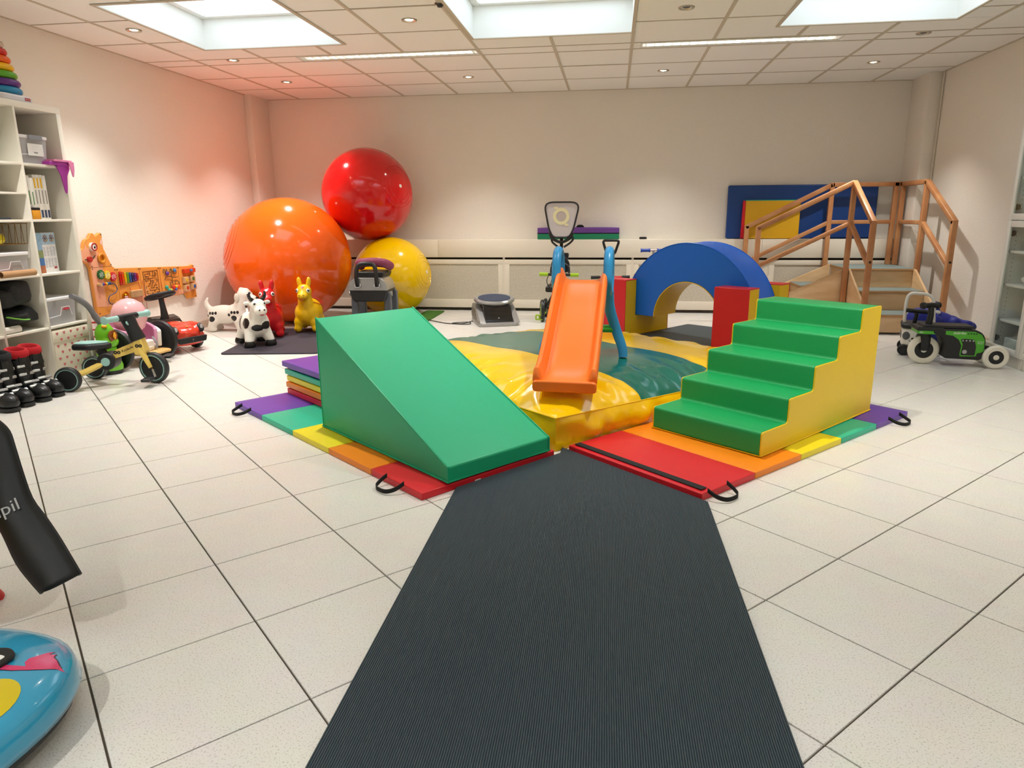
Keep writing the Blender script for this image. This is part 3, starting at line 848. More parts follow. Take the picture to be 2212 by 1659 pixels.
MB().ell((.252, 0, .283), (.014, .022, .005), 12, 6, T(0, 0, 0)).build('mouth', M('mouth_red', 'b5232a', rough=.4), cow)
MB().ell((-.203, 0, .325), (.012, .012, .034), 12, 8).build('tail_tuft', SHINY, cow)

# dog
dog = thing('hopper_dog', 'white bouncy hopper dog with black paw prints by the left wall', 'hopper toy', (-3.68, 6.30, 0), math.radians(2), 'animal hopper toys')
m = MB(); m.ell((-.06, 0, .165), (.17, .088, .094)); m.ell((.08, 0, .175), (.13, .09, .10)); m.ell((-.14, 0, .16), (.09, .086, .088))
limb(m, (.11, 0, .21), (.15, 0, .31), .085, .072); m.ell((.16, 0, .35), (.075, .068, .072)); m.ell((.225, 0, .315), (.065, .048, .046))
for sx, sy in ((1, 1), (1, -1), (-1, 1), (-1, -1)): limb(m, (sx * .125 - .02, sy * .05, .11), (sx * .15 - .03, sy * .062, .036), .052, .036); m.ell((sx * .15 - .015, sy * .062, .026), (.048, .036, .026))
m.tube(spline([(-.20, 0, .21), (-.235, 0, .25), (-.235, 0, .29), (-.215, 0, .33)], 4), [.03] * 5 + [.024] * 4 + [.016] * 3 + [.006], 10)
for k in range(4): m.ell((.12 + .025 * k, 0, .415 - .003 * k), (.014, .014, .02))
paws = []
for cx, cz in ((-.15, .155), (.075, .165)):
    paws.append(((cx, -.085, cz - .026), (.031, .05, .027), 0))
    for k in range(4): paws.append(((cx - .050 + .030 * k, -.085, cz + (.010 if k == 0 else .034 if k < 3 else .036) - .004), (.0135, .05, .015), 0))
blob('body', m, spot_mat('dog_hide_print', 'e9e2d6', paws), dog, .010, 8)
for s_ in (-1, 1):
    MB().ell((.115, s_ * .074, .335), (.024, .012, .045), 14, 10).build('ear', M('dog_ear', 'e2dacb', rough=.45), dog)
    eye(dog, (.212, s_ * .048, .365), (.6, s_ * .75, .25), .012)
MB().ell((.287, 0, .33), (.014, .018, .013), 12, 8).build('nose', EYEB, dog)

# two ponies
def pony(label, loc, rz, h, star):
    t = thing('hopper_pony', label, 'hopper toy', loc, rz, 'animal hopper toys')
    mt = M('pony_vinyl_' + h, h, rough=.3, spec=.5)
    m = MB(); m.ell((-.03, 0, .18), (.165, .125, .135)); m.ell((.05, 0, .175), (.115, .12, .125))
    limb(m, (.085, 0, .24), (.11, 0, .36), .078, .062); m.ell((.115, 0, .395), (.072, .072, .066)); m.ell((.18, 0, .355), (.056, .052, .043))
    for sx, sy in ((1, 1), (1, -1), (-1, 1), (-1, -1)): m.ell((sx * .12 - .01, sy * .085, .036), (.04, .038, .036)); limb(m, (sx * .10 - .01, sy * .07, .10), (sx * .12 - .01, sy * .085, .04), .055, .03)
    limb(m, (-.05, -.05, .35), (-.03, -.05, .35), .001, .001) if 0 else None
    limb(m, (-.185, 0, .22), (-.205, 0, .25), .03, .026)
    m.ell((.035, 0, .40), (.02, .022, .045)); m.ell((.02, 0, .335), (.02, .022, .045))
    blob('body', m, mt, t, .010, 8)
    for s_ in (-1, 1):
        MB().tube(spline([(.10, s_ * .036, .44), (.098, s_ * .045, .485), (.10, s_ * .048, .525)], 5), [.019, .020, .022, .022, .022, .022, .021, .019, .016, .011, .004], 12).build('ear', mt, t)
        eye(t, (.168, s_ * .052, .405), (.72, s_ * .65, .2), .019)
        MB().ell((.228, s_ * .02, .368), (.005, .007, .005), 10, 6).build('nostril', M('pony_nostril_' + h, 'b5761a' if star == 'r' else '8e0c16', rough=.4), t)
    MB().tube(spline([(.215, -.03, .335), (.228, 0, .325), (.215, .03, .335)], 5), .003, 6).build('mouth', M('mouth_red', 'b5232a', rough=.4), t)
    ht = [(0, -.014), (.014, .002), (.013, .011), (.006, .013), (0, .008), (-.006, .013), (-.013, .011), (-.014, .002)]
    MB().prism(ht, 0, .004, T(.168, 0, .436) @ Rz(PI / 2) @ Rx(math.radians(38))).build('forehead_mark', M('heart_print_' + star, 'd01a2a' if star == 'r' else 'f4efe8', rough=.4), t)
    sd = MB().tube([(-.05 + .13 * math.cos(a), .118 * math.sin(a), .30 - .05 * math.sin(a) ** 2) for a in [2 * PI * i / 30 for i in range(30)]], .004, 6, closed=True)
    sd.build('saddle_line', M('saddle_red', 'c01c20', rough=.4) if star == 'r' else M('saddle_dark_red', 'a00c14', rough=.4), t)
    return t
pony('red bouncy hopper pony with a white forehead mark behind the cow', (-3.13, 6.02, .012), math.radians(-66), 'd3101c', 'w')
pony('yellow bouncy hopper pony with a red heart on its forehead', (-2.89, 6.34, .012), math.radians(-80), 'f0c010', 'r')

# plum-black mats under the animals
PLUM = M('plum_black_foam', '2a2430', rough=.7)
def flat_mat(label, loc, rz, w, l, th, mt, name='exercise_mat'):
    o = MB().prism(cap([(0, 0), (w, 0), (w, l), (0, l)], .05), 0, th).build(name, mt, bev=.003)
    o.location = loc; o.rotation_euler = (0, 0, rz); return tag(o, label, 'mat')
flat_mat('plum-black exercise mat under the hopper cow', (-3.148, 5.156, 0), math.radians(8.8), .80, 1.28, .011, PLUM)
flat_mat('plum-black exercise mat beside the green wedge, right of the ponies', (-2.352, 5.30, 0), math.radians(8.8), .42, 1.95, .011, PLUM)
GR = M('artificial_grass', '4a7d24', rough=.95, bump=(260, .9, 3.0), vary=(160, .5))
flat_mat('strip of artificial grass by the yellow ball', (-2.13, 6.95, 0), math.radians(0), .22, .93, .012, GR, 'grass_mat')

# ================================================================== RIDING TRAINER
SILV = M('silver_plastic', 'a9a9a8', rough=.28, metal=.55); GREYL = M('grey_leg_plastic', '5d636b', rough=.4); DKG = M('charcoal_plastic', '222325', rough=.42)
tr = thing('riding_trainer', 'black and silver horse-riding exercise machine in front of the yellow ball', 'exercise machine', (-2.352, 6.62, .0), math.radians(4))
for sx in (-1, 1):
    for sy in (0, 1):
        MB().prism([(-.035, 0), (.04, 0), (.036, .33), (.01, .37), (-.03, .33)], -.03, .03, T(sx * .165, .0 + sy * .26, .012) @ Rx(PI / 2)).build('leg', GREYL, tr, bev=.008)
    MB().prism([(-.02, -.02), (.30, -.02), (.30, .02), (-.02, .02)], 0, .024, T(sx * .165 - .0, 0, .012) @ Rz(PI / 2)).build('foot_bar', DKG, tr, bev=.004)
    MB().cyl((sx * .200, .0, .345), (sx * .212, .0, .345), .026, n=20).build('pivot_cap', SILV, tr)
m = MB(); m.ell((0, .05, .43), (.190, .17, .105), 32, 18)
MB().prism(cap([(-.155, .275), (.155, .275), (.195, .40), (-.195, .40)], .03), -.24, .10, Rx(PI / 2)).build('lower_body', DKG, tr, bev=.02, seg=3)
MB().prism(cap([(-.195, .385), (.195, .385), (.19, .42), (.168, .475), (.13, .505), (-.13, .505), (-.168, .475), (-.19, .42)], .012), -.22, .11, Rx(PI / 2)).build('upper_shell', SILV, tr, bev=.016, seg=3)
h = spline([(-.095, -.115, .43), (-.098, -.14, .52), (-.09, -.13, .60), (-.06, -.12, .638), (0, -.12, .645), (.06, -.12, .638), (.09, -.13, .60), (.098, -.14, .52), (.095, -.115, .43)], 5)
MB().tube(h, .021, 12).build('grab_handle', BLACK, tr)
for s_ in (-1, 1): MB().torus(.026, .008, 20, 8, T(s_ * .095, -.122, .435) @ Rx(1.1)).build('handle_collar', SILV, tr)
MB().prism(cap([(-.13, .49), (.13, .49), (.15, .56), (-.15, .56)], .03), -.30, .03, Rx(PI / 2)).build('saddle', M('black_leatherette', '1a1718', rough=.5), tr, bev=.015)
MB().tube(spline([(-.15, .22, .60), (-.12, .10, .635), (0, .06, .648), (.12, .10, .635), (.15, .22, .60)], 6), .045, 12).build('cushion_roll', M('magenta_mesh_cover', '8c3a58', rough=.6, bump=(120, .4, 2)), tr)

# ================================================================== STEPPER DEVICE ON THE FLOOR
dv_ = thing('foot_stepper', 'silver and black seated exercise machine with blue oval top on the floor', 'exercise machine', (-1.18, 7.08, 0), math.radians(20))
MB().prism(cap([(-.22, -.26), (.20, -.26), (.20, .26), (-.22, .26)], .06), .0, .035).build('base_plate', SILV, dv_, bev=.008, seg=3)
for s_ in (-1, 1):
    MB().prism(cap([(-.30, .03), (.27, .03), (.18, .075), (-.02, .165), (-.14, .20), (-.25, .185), (-.30, .12)], .03), -.03, .03, T(s_ * .175, 0, 0) @ Rz(-PI / 2) @ Rx(PI / 2)).build('side_cheek', SILV, dv_, bev=.014, seg=3)
    MB().prism(cap([(-.27, .045), (.05, .045), (-.10, .13), (-.20, .145), (-.27, .11)], .03), -.004, .004, T(s_ * .207, 0, 0) @ Rz(-PI / 2) @ Rx(PI / 2)).build('side_inlay', M('taupe_plastic', '6b6052', rough=.4), dv_, bev=.003)
MB().prism(cap([(-.24, .03), (.20, .03), (.08, .19), (-.16, .20)], .02), -.145, .145, Rz(-PI / 2) @ Rx(PI / 2)).build('front_cover', M('piano_black', '0a0a0b', rough=.12, coat=.5), dv_, bev=.012, seg=2)
MB().ell((0, 0, 0), (.008, .005, .004), 10, 6, T(0, -.185, .075)).build('status_light', EYEW, dv_)
tm = T(0, .07, .235) @ Rx(math.radians(9)); 
MB().lathe([(0, -.025), (.9, -.025), (1.0, -.005), (1.0, .01), (.93, .022), (.80, .018), (0, .018)], 48, tm @ Sc(.215, .175, 1)).build('top_ring', SILV, dv_)
MB().lathe([(0, .016), (.80, .016), (.79, .022), (0, .025)], 48, tm @ Sc(.215, .175, 1)).build('foot_pad', M('slate_blue_pad', '2f3d55', rough=.6), dv_)
cb = spline([(-1.40, 7.00, .03), (-1.50, 6.95, .007), (-1.62, 6.98, .006), (-1.46, 7.06, .006), (-1.44, 6.92, .006), (-1.66, 6.95, .006), (-1.85, 7.10, .006), (-2.02, 7.20, .016), (-2.2, 7.06, .016)], 6)
cb = [(-1.41 + 0, 7.00, .02)] + cb[1:]
tag(MB().tube(cb, .0045, 6).build('power_cable', BLACK), 'black power cable from the silver foot machine to the yellow ball', 'cable')

# ================================================================== RIDE-ONS BEHIND THE SLIDE
LIME = M('lime_plastic', 'a4cc22', rough=.4); CANV = M('pale_grey_canvas', 'cfc8c8', rough=.8); CREAM = M('cream_print', 'e9e1b4', rough=.8)
def wheel(parent, c, r, w, axis, tyre, hub, name='wheel', hubr=.72, cap_m=None, capr=.2):
    """tyre with hub part; axis is the axle direction"""
    q = Vector(axis).normalized().to_track_quat('Z', 'Y').to_matrix().to_4x4()
    mm = T(*c) @ q
    t = MB().lathe([(r * hubr * .96, -w * .42), (r * .86, -w / 2), (r * .96, -w * .38), (r, -w * .15), (r, w * .15), (r * .96, w * .38), (r * .86, w / 2), (r * hubr * .96, w * .42)], 36, mm).build(name, tyre, parent)
    MB().lathe([(0, -w * .40), (r * hubr, -w * .36), (r * hubr, w * .36), (0, w * .40)], 32, mm).build('hub', hub, t)
    if cap_m: MB().lathe([(0, -w * .56), (r * capr * .7, -w * .55), (r * capr, -w * .46), (r * capr, w * .46), (r * capr * .7, w * .55), (0, w * .56)], 24, mm).build('hub_cap', cap_m, t)
    return t
tc_ = thing('canopy_tricycle', 'black and lime tricycle with a pale grey canopy behind the slide', 'tricycle', (-.53, 7.22, 0), 0)
wheel(tc_, (-.175, .0, .115), .115, .04, (1, .18, 0), BLACK, LIME)
wheel(tc_, (.175, .30, .10), .10, .04, (1, 0, 0), BLACK, LIME); wheel(tc_, (-.175, .36, .10), .10, .04, (1, 0, 0), BLACK, LIME)
MB().cyl((-.175, .36, .10), (.175, .30, .10), .012, n=10).build('axle', BLACK, tc_)
pd = MB()
for a, b in (((-.235, -.07, .03), (-.165, -.07, .03)), ((-.235, -.07, .075), (-.165, -.07, .075)), ((-.235, -.07, .03), (-.235, -.07, .075)), ((-.165, -.07, .03), (-.165, -.07, .075)), ((-.20, -.07, .03), (-.20, -.07, .075))): pd.cyl(a, b, .008, n=8)
pd.cyl((-.165, -.07, .055), (-.14, -.01, .10), .008, n=8); pd.build('pedal', LIME, tc_)
MB().tube(spline([(-.15, 0, .13), (-.06, .02, .28), (0, .06, .46)], 5), .02, 10).build('fork', BLACK, tc_)
MB().cyl((-.13, -.02, .492), (.13, .0, .488), .015, n=12).build('handlebar', BLACK, tc_)
for a, b in (((-.205, -.03, .495), (-.115, -.02, .493)), ((.115, -.02, .488), (.20, -.02, .487))):
    MB().cyl(a, b, .019, n=14).build('grip', LIME, tc_)
MB().prism(cap([(-.085, 0), (.085, 0), (.10, .10), (.05, .17), (-.05, .17), (-.10, .10)], .03), -.02, .02, T(0, .14, .50) @ Rx(PI / 2)).build('backrest', M('black_seat_fabric', '1c1c1e', rough=.8), tc_, bev=.01)
for s_ in (-1, 1):
    st_ = MB().tube(spline([(s_ * .03, .10, .60), (s_ * .085, .09, .57), (s_ * .095, .09, .50)], 4), .022, 10, flat=.5).build('harness_strap', M('charcoal_padding', '2b2b2d', rough=.8), tc_)
MB().prism(cap([(-.15, 0), (.15, 0), (.15, .06), (-.15, .06)], .02), -.16, .16, T(0, .22, .30) @ Rx(PI / 2)).build('seat', BLACK, tc_, bev=.012)
MB().cyl((0, .30, .10), (0, .26, .86), .018, n=12).build('push_pole', BLACK, tc_)
MB().prism(cap([(-.075, .62), (.075, .62), (.085, .70), (-.085, .70)], .02), -.02, .02, T(0, .22, 0) @ Rx(PI / 2)).build('headrest', DKG, tc_, bev=.008)
co = [(-.095, .86), (.075, .86), (.12, .95), (.17, 1.16), (.155, 1.20), (.11, 1.217), (-.12, 1.217), (-.165, 1.20), (-.18, 1.16), (-.14, .95)]
cn_ = MB().prism(cap(co, .04), -.010, .010, T(.01, .20, 0) @ Rx(PI / 2)).build('canopy', CANV, tc_, bev=.004)
MB().tube([(p[0] + .01, .19, p[1]) for p in cap(co, .04)], .009, 8, closed=True).build('canopy_binding', BLACK, cn_)
def annulus(m, r0, r1, z0, z1, mm): return m.prism(circ(r1, 40), z0, z1, mm) if r0 == 0 else m.lathe([(r0, z0), (r1, z0), (r1, z1), (r0, z1), (r0, z0)], 40, mm)
em = T(.0, .1885, 1.075) @ Rx(PI / 2)
mb_ = annulus(MB(), .052, .086, 0, .002, em); mb_.box((-.055, .085, .001), (.04, .022, .002), em); mb_.box((.055, -.085, .001), (.04, .022, .002), em)
mb_.build('ring_print', CREAM, cn_, smooth=False)
annulus(MB(), 0, .042, 0, .0015, em).build('disc_print', M('warm_grey_print', 'c4b8b2', rough=.8), cn_, smooth=False)
cl = MB().tube(spline([(-.12, .20, .91), (-.10, .20, .86), (-.06, .20, .83), (0, .20, .81), (.06, .20, .83), (.10, .20, .86), (.12, .20, .91)], 4), .016, 10)
cl.tube(spline([(.03, .20, .76), (.09, .20, .80), (.125, .20, .84), (.11, .20, .87), (.06, .20, .85)], 4), .011, 8); cl.tube(spline([(-.03, .20, .76), (-.09, .20, .81), (-.10, .20, .85)], 4), .011, 8)
cl.build('canopy_bracket', BLACK, tc_)
MB().tube(spline([(-.11, .02, .49), (-.13, .0, .42), (-.10, .0, .36), (-.08, .05, .45)], 5), .006, 6, flat=.5).build('loose_strap', STRAP, tc_)

ph = thing('push_tricycle', 'tricycle with a black triangular push handle right of the slide', 'tricycle', (-.01, 7.35, 0), 0)
MB().tube(cap([(-.085, .83), (.085, .83), (.045, .69), (-.045, .69)], .03) and [(p[0], 0, p[1]) for p in cap([(-.085, .83), (.085, .83), (.04, .69), (-.04, .69)], .03)], .013, 10, closed=True).build('push_handle', BLACK, ph)
MB().cyl((0, .0, .70), (0, .22, .14), .015, n=10).build('push_pole', BLACK, ph)
wheel(ph, (-.14, .24, .09), .09, .035, (1, 0, 0), BLACK, DKG); wheel(ph, (.14, .24, .09), .09, .035, (1, 0, 0), BLACK, DKG); wheel(ph, (0, -.16, .10), .10, .035, (1, 0, 0), BLACK, DKG)
MB().cyl((-.14, .24, .09), (.14, .24, .09), .01, n=8).build('axle', BLACK, ph)
MB().tube([(0, .24, .12), (0, .05, .22), (0, -.10, .30)], .018, 10).build('frame', V_RED, ph)
MB().cyl((0, -.16, .10), (0, -.12, .46), .015, n=10).build('fork', BLACK, ph)
MB().cyl((-.12, -.12, .462), (.15, -.12, .468), .011, n=10).build('handlebar', V_RED, ph)
for a, b in (((-.195, -.12, .46), (-.10, -.12, .463)), ((.12, -.12, .466), (.20, -.12, .47))): MB().cyl(a, b, .017, n=12).build('grip', BLACK, ph)
MB().prism(cap([(-.09, -.05), (.09, -.05), (.07, .16), (-.07, .16)], .03), .26, .30).build('seat', BLACK, ph, bev=.01)

sc_ = thing('scooter', 'scooter with blue handlebar grips behind the blue arch', 'scooter', (.44, 7.62, 0), 0)
CHR = M('chrome', 'd8d8d8', rough=.12, metal=1.0)
MB().cyl((.02, 0, .06), (.0, .0, .71), .014, n=12).build('stem', CHR, sc_)
MB().cyl((-.06, 0, .716), (.06, 0, .716), .012, n=12).build('handlebar', CHR, sc_)
for s_ in (-1, 1):
    g = MB().lathe([(0, 0), (.022, 0), (.022, .01), (.017, .014), (.017, .085), (.021, .09), (.021, .10), (0, .10)], 16, T(s_ * .135, 0, .716) @ Ry(-s_ * PI / 2)).build('grip', M('blue_rubber_grip', '1d47a8', rough=.5), sc_)
MB().prism(cap([(-.05, -.05), (.05, -.05), (.05, .26), (-.05, .26)], .02), .05, .075).build('deck', CHR, sc_, bev=.004)
wheel(sc_, (.02, -.06, .05), .05, .025, (1, 0, 0), BLACK, EYEW); wheel(sc_, (0, .28, .05), .05, .025, (1, 0, 0), BLACK, EYEW)

# ================================================================== ON THE RADIATOR COVER
RT = .8185
t = thing('folded_mat', 'folded purple and green mat lying on the radiator cover', 'mat', (-.84, 8.0, RT))
for k, mt in enumerate((M('dark_green_mat', '16845c', rough=.5, bump=(14, .2)), M('violet_mat', '6b3f92', rough=.5, bump=(14, .2)))):
    puffy(0, .918, 0, .12, .066 * k + .0006, .066 * (k + 1), .004).build('layer', mt, t, bev=.006, ang=50)
MB().tube([(-.005, -.001, .066), (.92, -.001, .066)], .003, 6).build('seam', STRAP, t)
MB().prism(cap([(0, 0), (.10, 0), (.075, .028), (.025, .028)], .012), -.06, -.03, T(.43, 0, .1325) @ Rx(PI / 2)).build('strap_handle', STRAP, t, bev=.004)
o = MB().prism(cap([(0, 0), (.085, 0), (.08, .024), (.006, .024)], .008), -.09, -.03, T(.30, 8.0, RT + .0004) @ Rx(PI / 2)).build('black_case', BLACK, bev=.004); tag(o, 'small flat black case on the radiator cover', 'case')
def lean_mat(name, label, x0, x1, h, th, mats, ybot, lean):
    t = thing(name, label, 'mat', (x0, ybot, RT + .001), 0, rot=(-lean, 0, 0))
    return t
bl_ = lean_mat('gym_mat', 'large blue gym mat leaning against the back wall on the radiator cover', 1.24, 2.78, .57, .04, None, 8.062, .02)
MB().prism(cap([(0, 0), (1.54, 0), (1.54, .565), (0, .565)], .02), 0, .04, T(0, .04, .003) @ Rx(PI / 2)).build('body', M('navy_blue_vinyl', '0d3f86', rough=.45, bump=(8, .1)), bl_, bev=.012, seg=3)
yl_ = lean_mat('gym_mat', 'small yellow gym mat with red edge leaning on the blue mat', 1.39, 1.99, .4, .05, None, 8.004, .02)
MB().prism(cap([(.03, 0), (.60, 0), (.60, .40), (.03, .40)], .008), 0, .04, T(0, .04, .004) @ Rx(PI / 2)).build('body', M('mustard_vinyl', 'e2ae14', rough=.45, bump=(8, .15)), yl_, bev=.005)
o = MB().prism(cap([(0, .004), (.03, 0), (.03, .40), (.006, .40)], .004), 0, .045, T(0, .042, .004) @ Rx(PI / 2)).build('edge_strip', V_RED, yl_, bev=.004); o['label'] = 'red edge strip'
MB().span((.03, .0, .404), (.60, .042, .411)).build('top_strip', V_TEAL, yl_, smooth=False)

# ================================================================== WOODEN CORNER STAIRS
BEECH = wood_mat('beech_rail', 'b4774a', 'cd9462', (2, 2, 2), .4); PLY = wood_mat('birch_plywood', 'd0a878', 'e2c094', (1.2, 1.2, 5), .5)
TREAD = M('grey_green_linoleum', '7f8f8c', rough=.55); PLYE = M('plywood_edge', 'b98d5e', rough=.6)
ws = thing('wooden_stairs', 'wooden corner training stairs with double handrails in the right back corner', 'stairs', (2.32, 7.33, 0))
PX, PY, RH = .63, .60, .185     # platform size, riser height; origin at the platform's inner corner
def tread(x0, y0, x1, y1, z):
    p = MB().span((x0, y0, z - .022), (x1, y1, z - .003)).build('tread', PLYE, ws, smooth=False, bev=.002)
    MB().span((x0 + .004, y0 + .004, z - .003), (x1 - .004, y1 - .004, z)).build('tread_cover', TREAD, p, smooth=False)
tread(0, 0, PX, PY, 3 * RH)
# flight toward the viewer
D1 = .31
for k in (1, 2):
    y0 = -D1 * (3 - k); tread(.02, y0, PX - .02, y0 + D1 + .01, k * RH)
for k in (1, 2, 3):
    y0 = -D1 * (3 - k) + .012
    MB().span((.02, y0, (k - 1) * RH + (.0 if k > 1 else .018)), (PX - .02, y0 + .015, k * RH - .022)).build('riser', PLY, ws, smooth=False)
for x in (0, PX - .02):
    MB().prism([(-2 * D1, .0), (0.01, .0), (.01, 3 * RH), (-.015, 3 * RH), (-2 * D1, RH)], 0, .02, T(x, 0, 0) @ Matrix(((0, 0, 1, 0), (1, 0, 0, 0), (0, 1, 0, 0), (0, 0, 0, 1)))).build('side_panel', PLY, ws, smooth=False, bev=.002)
# flight toward the left
D2 = .40
for k in (1, 2):
    x0 = -D2 * (3 - k); tread(x0, .02, x0 + D2 + .01, PY - .02, k * RH)
for k in (1, 2, 3):
    x0 = -D2 * (3 - k) + .012
    MB().span((x0, .02, (k - 1) * RH + (.0 if k > 1 else .018)), (x0 + .015, PY - .02, k * RH - .022)).build('riser', PLY, ws, smooth=False)
for y in (.02, PY):
    MB().prism([(-2 * D2, 0), (0, 0), (0, 3 * RH), (-.02, 3 * RH), (-2 * D2 - .06, RH * .9), (-2 * D2 - .06, 0)], 0, .02, T(0, y, 0) @ Rx(PI / 2)).build('side_panel', PLY, ws, smooth=False, bev=.002)
W2 = .046
def beam(a, b, nm='handrail', w=W2, w2=None):
    a, b = Vector(a), Vector(b); d = b - a
    q = d.to_track_quat('Z', 'Y').to_matrix().to_4x4()
    return MB().box((0, 0, d.length / 2), (w, w2 or w, d.length), T(*a) @ q).build(nm, BEECH, ws, smooth=False, bev=.005)
ZT, ZE1, ZE2, MID = 1.395, 1.02, .962, .40
IN = (-.03, -.03)                       # inner corner post
beam((IN[0], IN[1], 0), (IN[0], IN[1], ZT - .01), 'post')
# front flight rails: inner (x=-.03) and outer (x=PX+.02)
for x, yp in ((-.03, -.03), (PX + .005, .0)):
    beam((x, -.645, 0), (x, -.645, ZE1), 'post')
    beam((x, yp, ZT - .02), (x, -.66, ZE1 - .02)); beam((x, yp, ZT - MID), (x, -.64, ZE1 - MID + .01), 'lower_rail', .04)
    e = MB().lathe([(0, 0), (.011, 0), (.011, .003), (0, .003)], 14, T(x, -.645 - W2 / 2, ZE1 - .36) @ Rx(PI / 2)).build('maker_badge', DKG, ws)
beam((PX + .005, .0, 0), (PX + .005, .0, ZT - .01), 'post')
beam((PX + .005, PY - .03, 3 * RH), (PX + .005, PY - .03, ZT), 'post'); beam((PX - .05, PY + .005, 3 * RH), (PX - .05, PY + .005, ZT), 'post')
beam((PX + .005, 0, ZT - .02), (PX + .005, PY, ZT - .02)); beam((PX + .005, 0, ZT - MID), (PX + .005, PY - .03, ZT - MID), 'lower_rail', .04)
# left flight rails
for y, xp in ((-.03, -.03), (PY + .005, -.05)):
    beam((-.885, y, 0), (-.885, y, ZE2), 'post')
    beam((xp, y, ZT - .02), (-.90, y, ZE2 - .02)); beam((xp, y, ZT - MID), (-.88, y, ZE2 - MID + .01), 'lower_rail', .04)
beam((-.05, PY + .005, 0), (-.05, PY + .005, ZT), 'post')
beam((-.05, PY + .005, ZT - .02), (PX, PY + .005, ZT - .02)); beam((-.05, PY + .005, ZT - MID), (PX - .05, PY + .005, ZT - MID), 'lower_rail', .04)

# ================================================================== RIGHT SIDE RIDE-ONS
IVORY = M('ivory_tyre', 'eee8d8', rough=.5); MBLK = M('matt_black_plastic', '17181a', rough=.5); GRN = M('bright_green_decal', '4fae2a', rough=.4)
tk = thing('ride_on_trike', 'black and green ride-on trike with cream wheels by the glass cabinet', 'ride-on toy', (2.52, 5.40, 0), math.radians(-7))
# local: front toward -x; side decal faces -y
wheel(tk, (-.215, .0, .105), .105, .045, (0, 1, 0), IVORY, MBLK, hubr=.62, cap_m=EYEW, capr=.19)
wheel(tk, (.225, -.09, .084), .084, .042, (0, 1, 0), IVORY, MBLK, hubr=.60, cap_m=IVORY, capr=.22)
wheel(tk, (.225, .13, .084), .084, .042, (0, 1, 0), IVORY, MBLK, hubr=.60, cap_m=IVORY, capr=.22)
MB().cyl((.225, -.09, .084), (.225, .13, .084), .012, n=10).build('axle', MBLK, tk)
pr = [(-.10, .06), (.14, .055), (.155, .10), (.155, .20), (.135, .245), (.10, .268), (.05, .278), (-.19, .278), (-.19, .235), (-.135, .225), (-.105, .17)]
MB().prism(cap(pr, .02), -.09, .09, Rx(PI / 2)).build('body', MBLK, tk, bev=.014, seg=3)
MB().prism(cap([(-.26, .28), (.08, .28), (.07, .298), (-.25, .298)], .01), -.08, .08, Rx(PI / 2)).build('seat', MBLK, tk, bev=.008, seg=2)
dc = [(-.11, .262), (.075, .262), (.12, .242), (.142, .205), (.146, .125), (.128, .112), (.105, .108), (.10, .085), (.0, .080), (-.004, .10), (.0, .16), (-.02, .20), (-.06, .228), (-.11, .236)]
d_ = MB().prism(dc, .0905, .0925, Rx(PI / 2)).build('side_decal', GRN, tk, smooth=False)
ins = MB().prism(cap([(.002, .09), (.092, .09), (.094, .155), (.078, .205), (.02, .21), (-.01, .205), (.008, .17)], .008), .0925, .0935, Rx(PI / 2)).build('engine_panel', EYEB, d_, smooth=False)
m = MB()
for k in range(4): m.lathe([(0, 0), (.006, 0), (0, .002)], 12, T(.006 + .022 * k, -.0935, .196) @ Rx(PI / 2))
m.lathe([(0, 0), (.015, 0), (.015, .0015), (0, .002)], 20, T(.025, -.0935, .115) @ Rx(PI / 2)); m.build('gauges', SILV, d_)
m = MB()
for k in range(4): m.lathe([(0, 0), (.0065, 0), (0, .001)], 12, T(.035 + .017 * k, -.0925, .247) @ Rx(PI / 2))
m.build('bolt_dots', M('dark_green_print', '245a1c', rough=.5), d_)
text('italtrike', .026, EYEW, d_, T(-.022, -.0928, .249) @ Rx(PI / 2), shear=.25)
text('Country\nFarmer', .012, EYEW, d_, T(.118, -.0928, .185) @ Rx(PI / 2))
fd = MB().prism(cap([(-.29, .232), (-.125, .232), (-.125, .262), (-.29, .262)], .012), -.085, .085, Rx(PI / 2)).build('front_band', GRN, tk, bev=.006)
text('abc', .02, EYEW, fd, T(-.265, -.0862, .247) @ Rx(PI / 2))
MB().prism(cap([(-.30, .258), (-.13, .258), (-.12, .285), (-.29, .285)], .01), -.09, .09, Rx(PI / 2)).build('front_cowl', MBLK, tk, bev=.01)
for s_ in (-1, 1):
    MB().tube([(-.215, s_ * .038, .105), (-.218, s_ * .045, .18), (-.225, s_ * .04, .235)], [.028, .032, .034], 12, flat=.5).build('fork', MBLK, tk)
MB().tube([(-.205, 0, .27), (-.195, 0, .36), (-.20, 0, .425)], [.024, .02, .02], 12).build('steering_column', MBLK, tk)
MB().lathe([(0, -.075), (.022, -.072), (.026, -.055), (.019, -.045), (.019, .045), (.026, .055), (.022, .072), (0, .075)], 20, T(-.205, 0, .432) @ Rz(math.radians(25)) @ Ry(PI / 2)).build('handlebar', MBLK, tk)
MB().tube([(.155, -.06, .10), (.20, -.085, .09)], .026, 10).build('rear_arm', MBLK, tk)

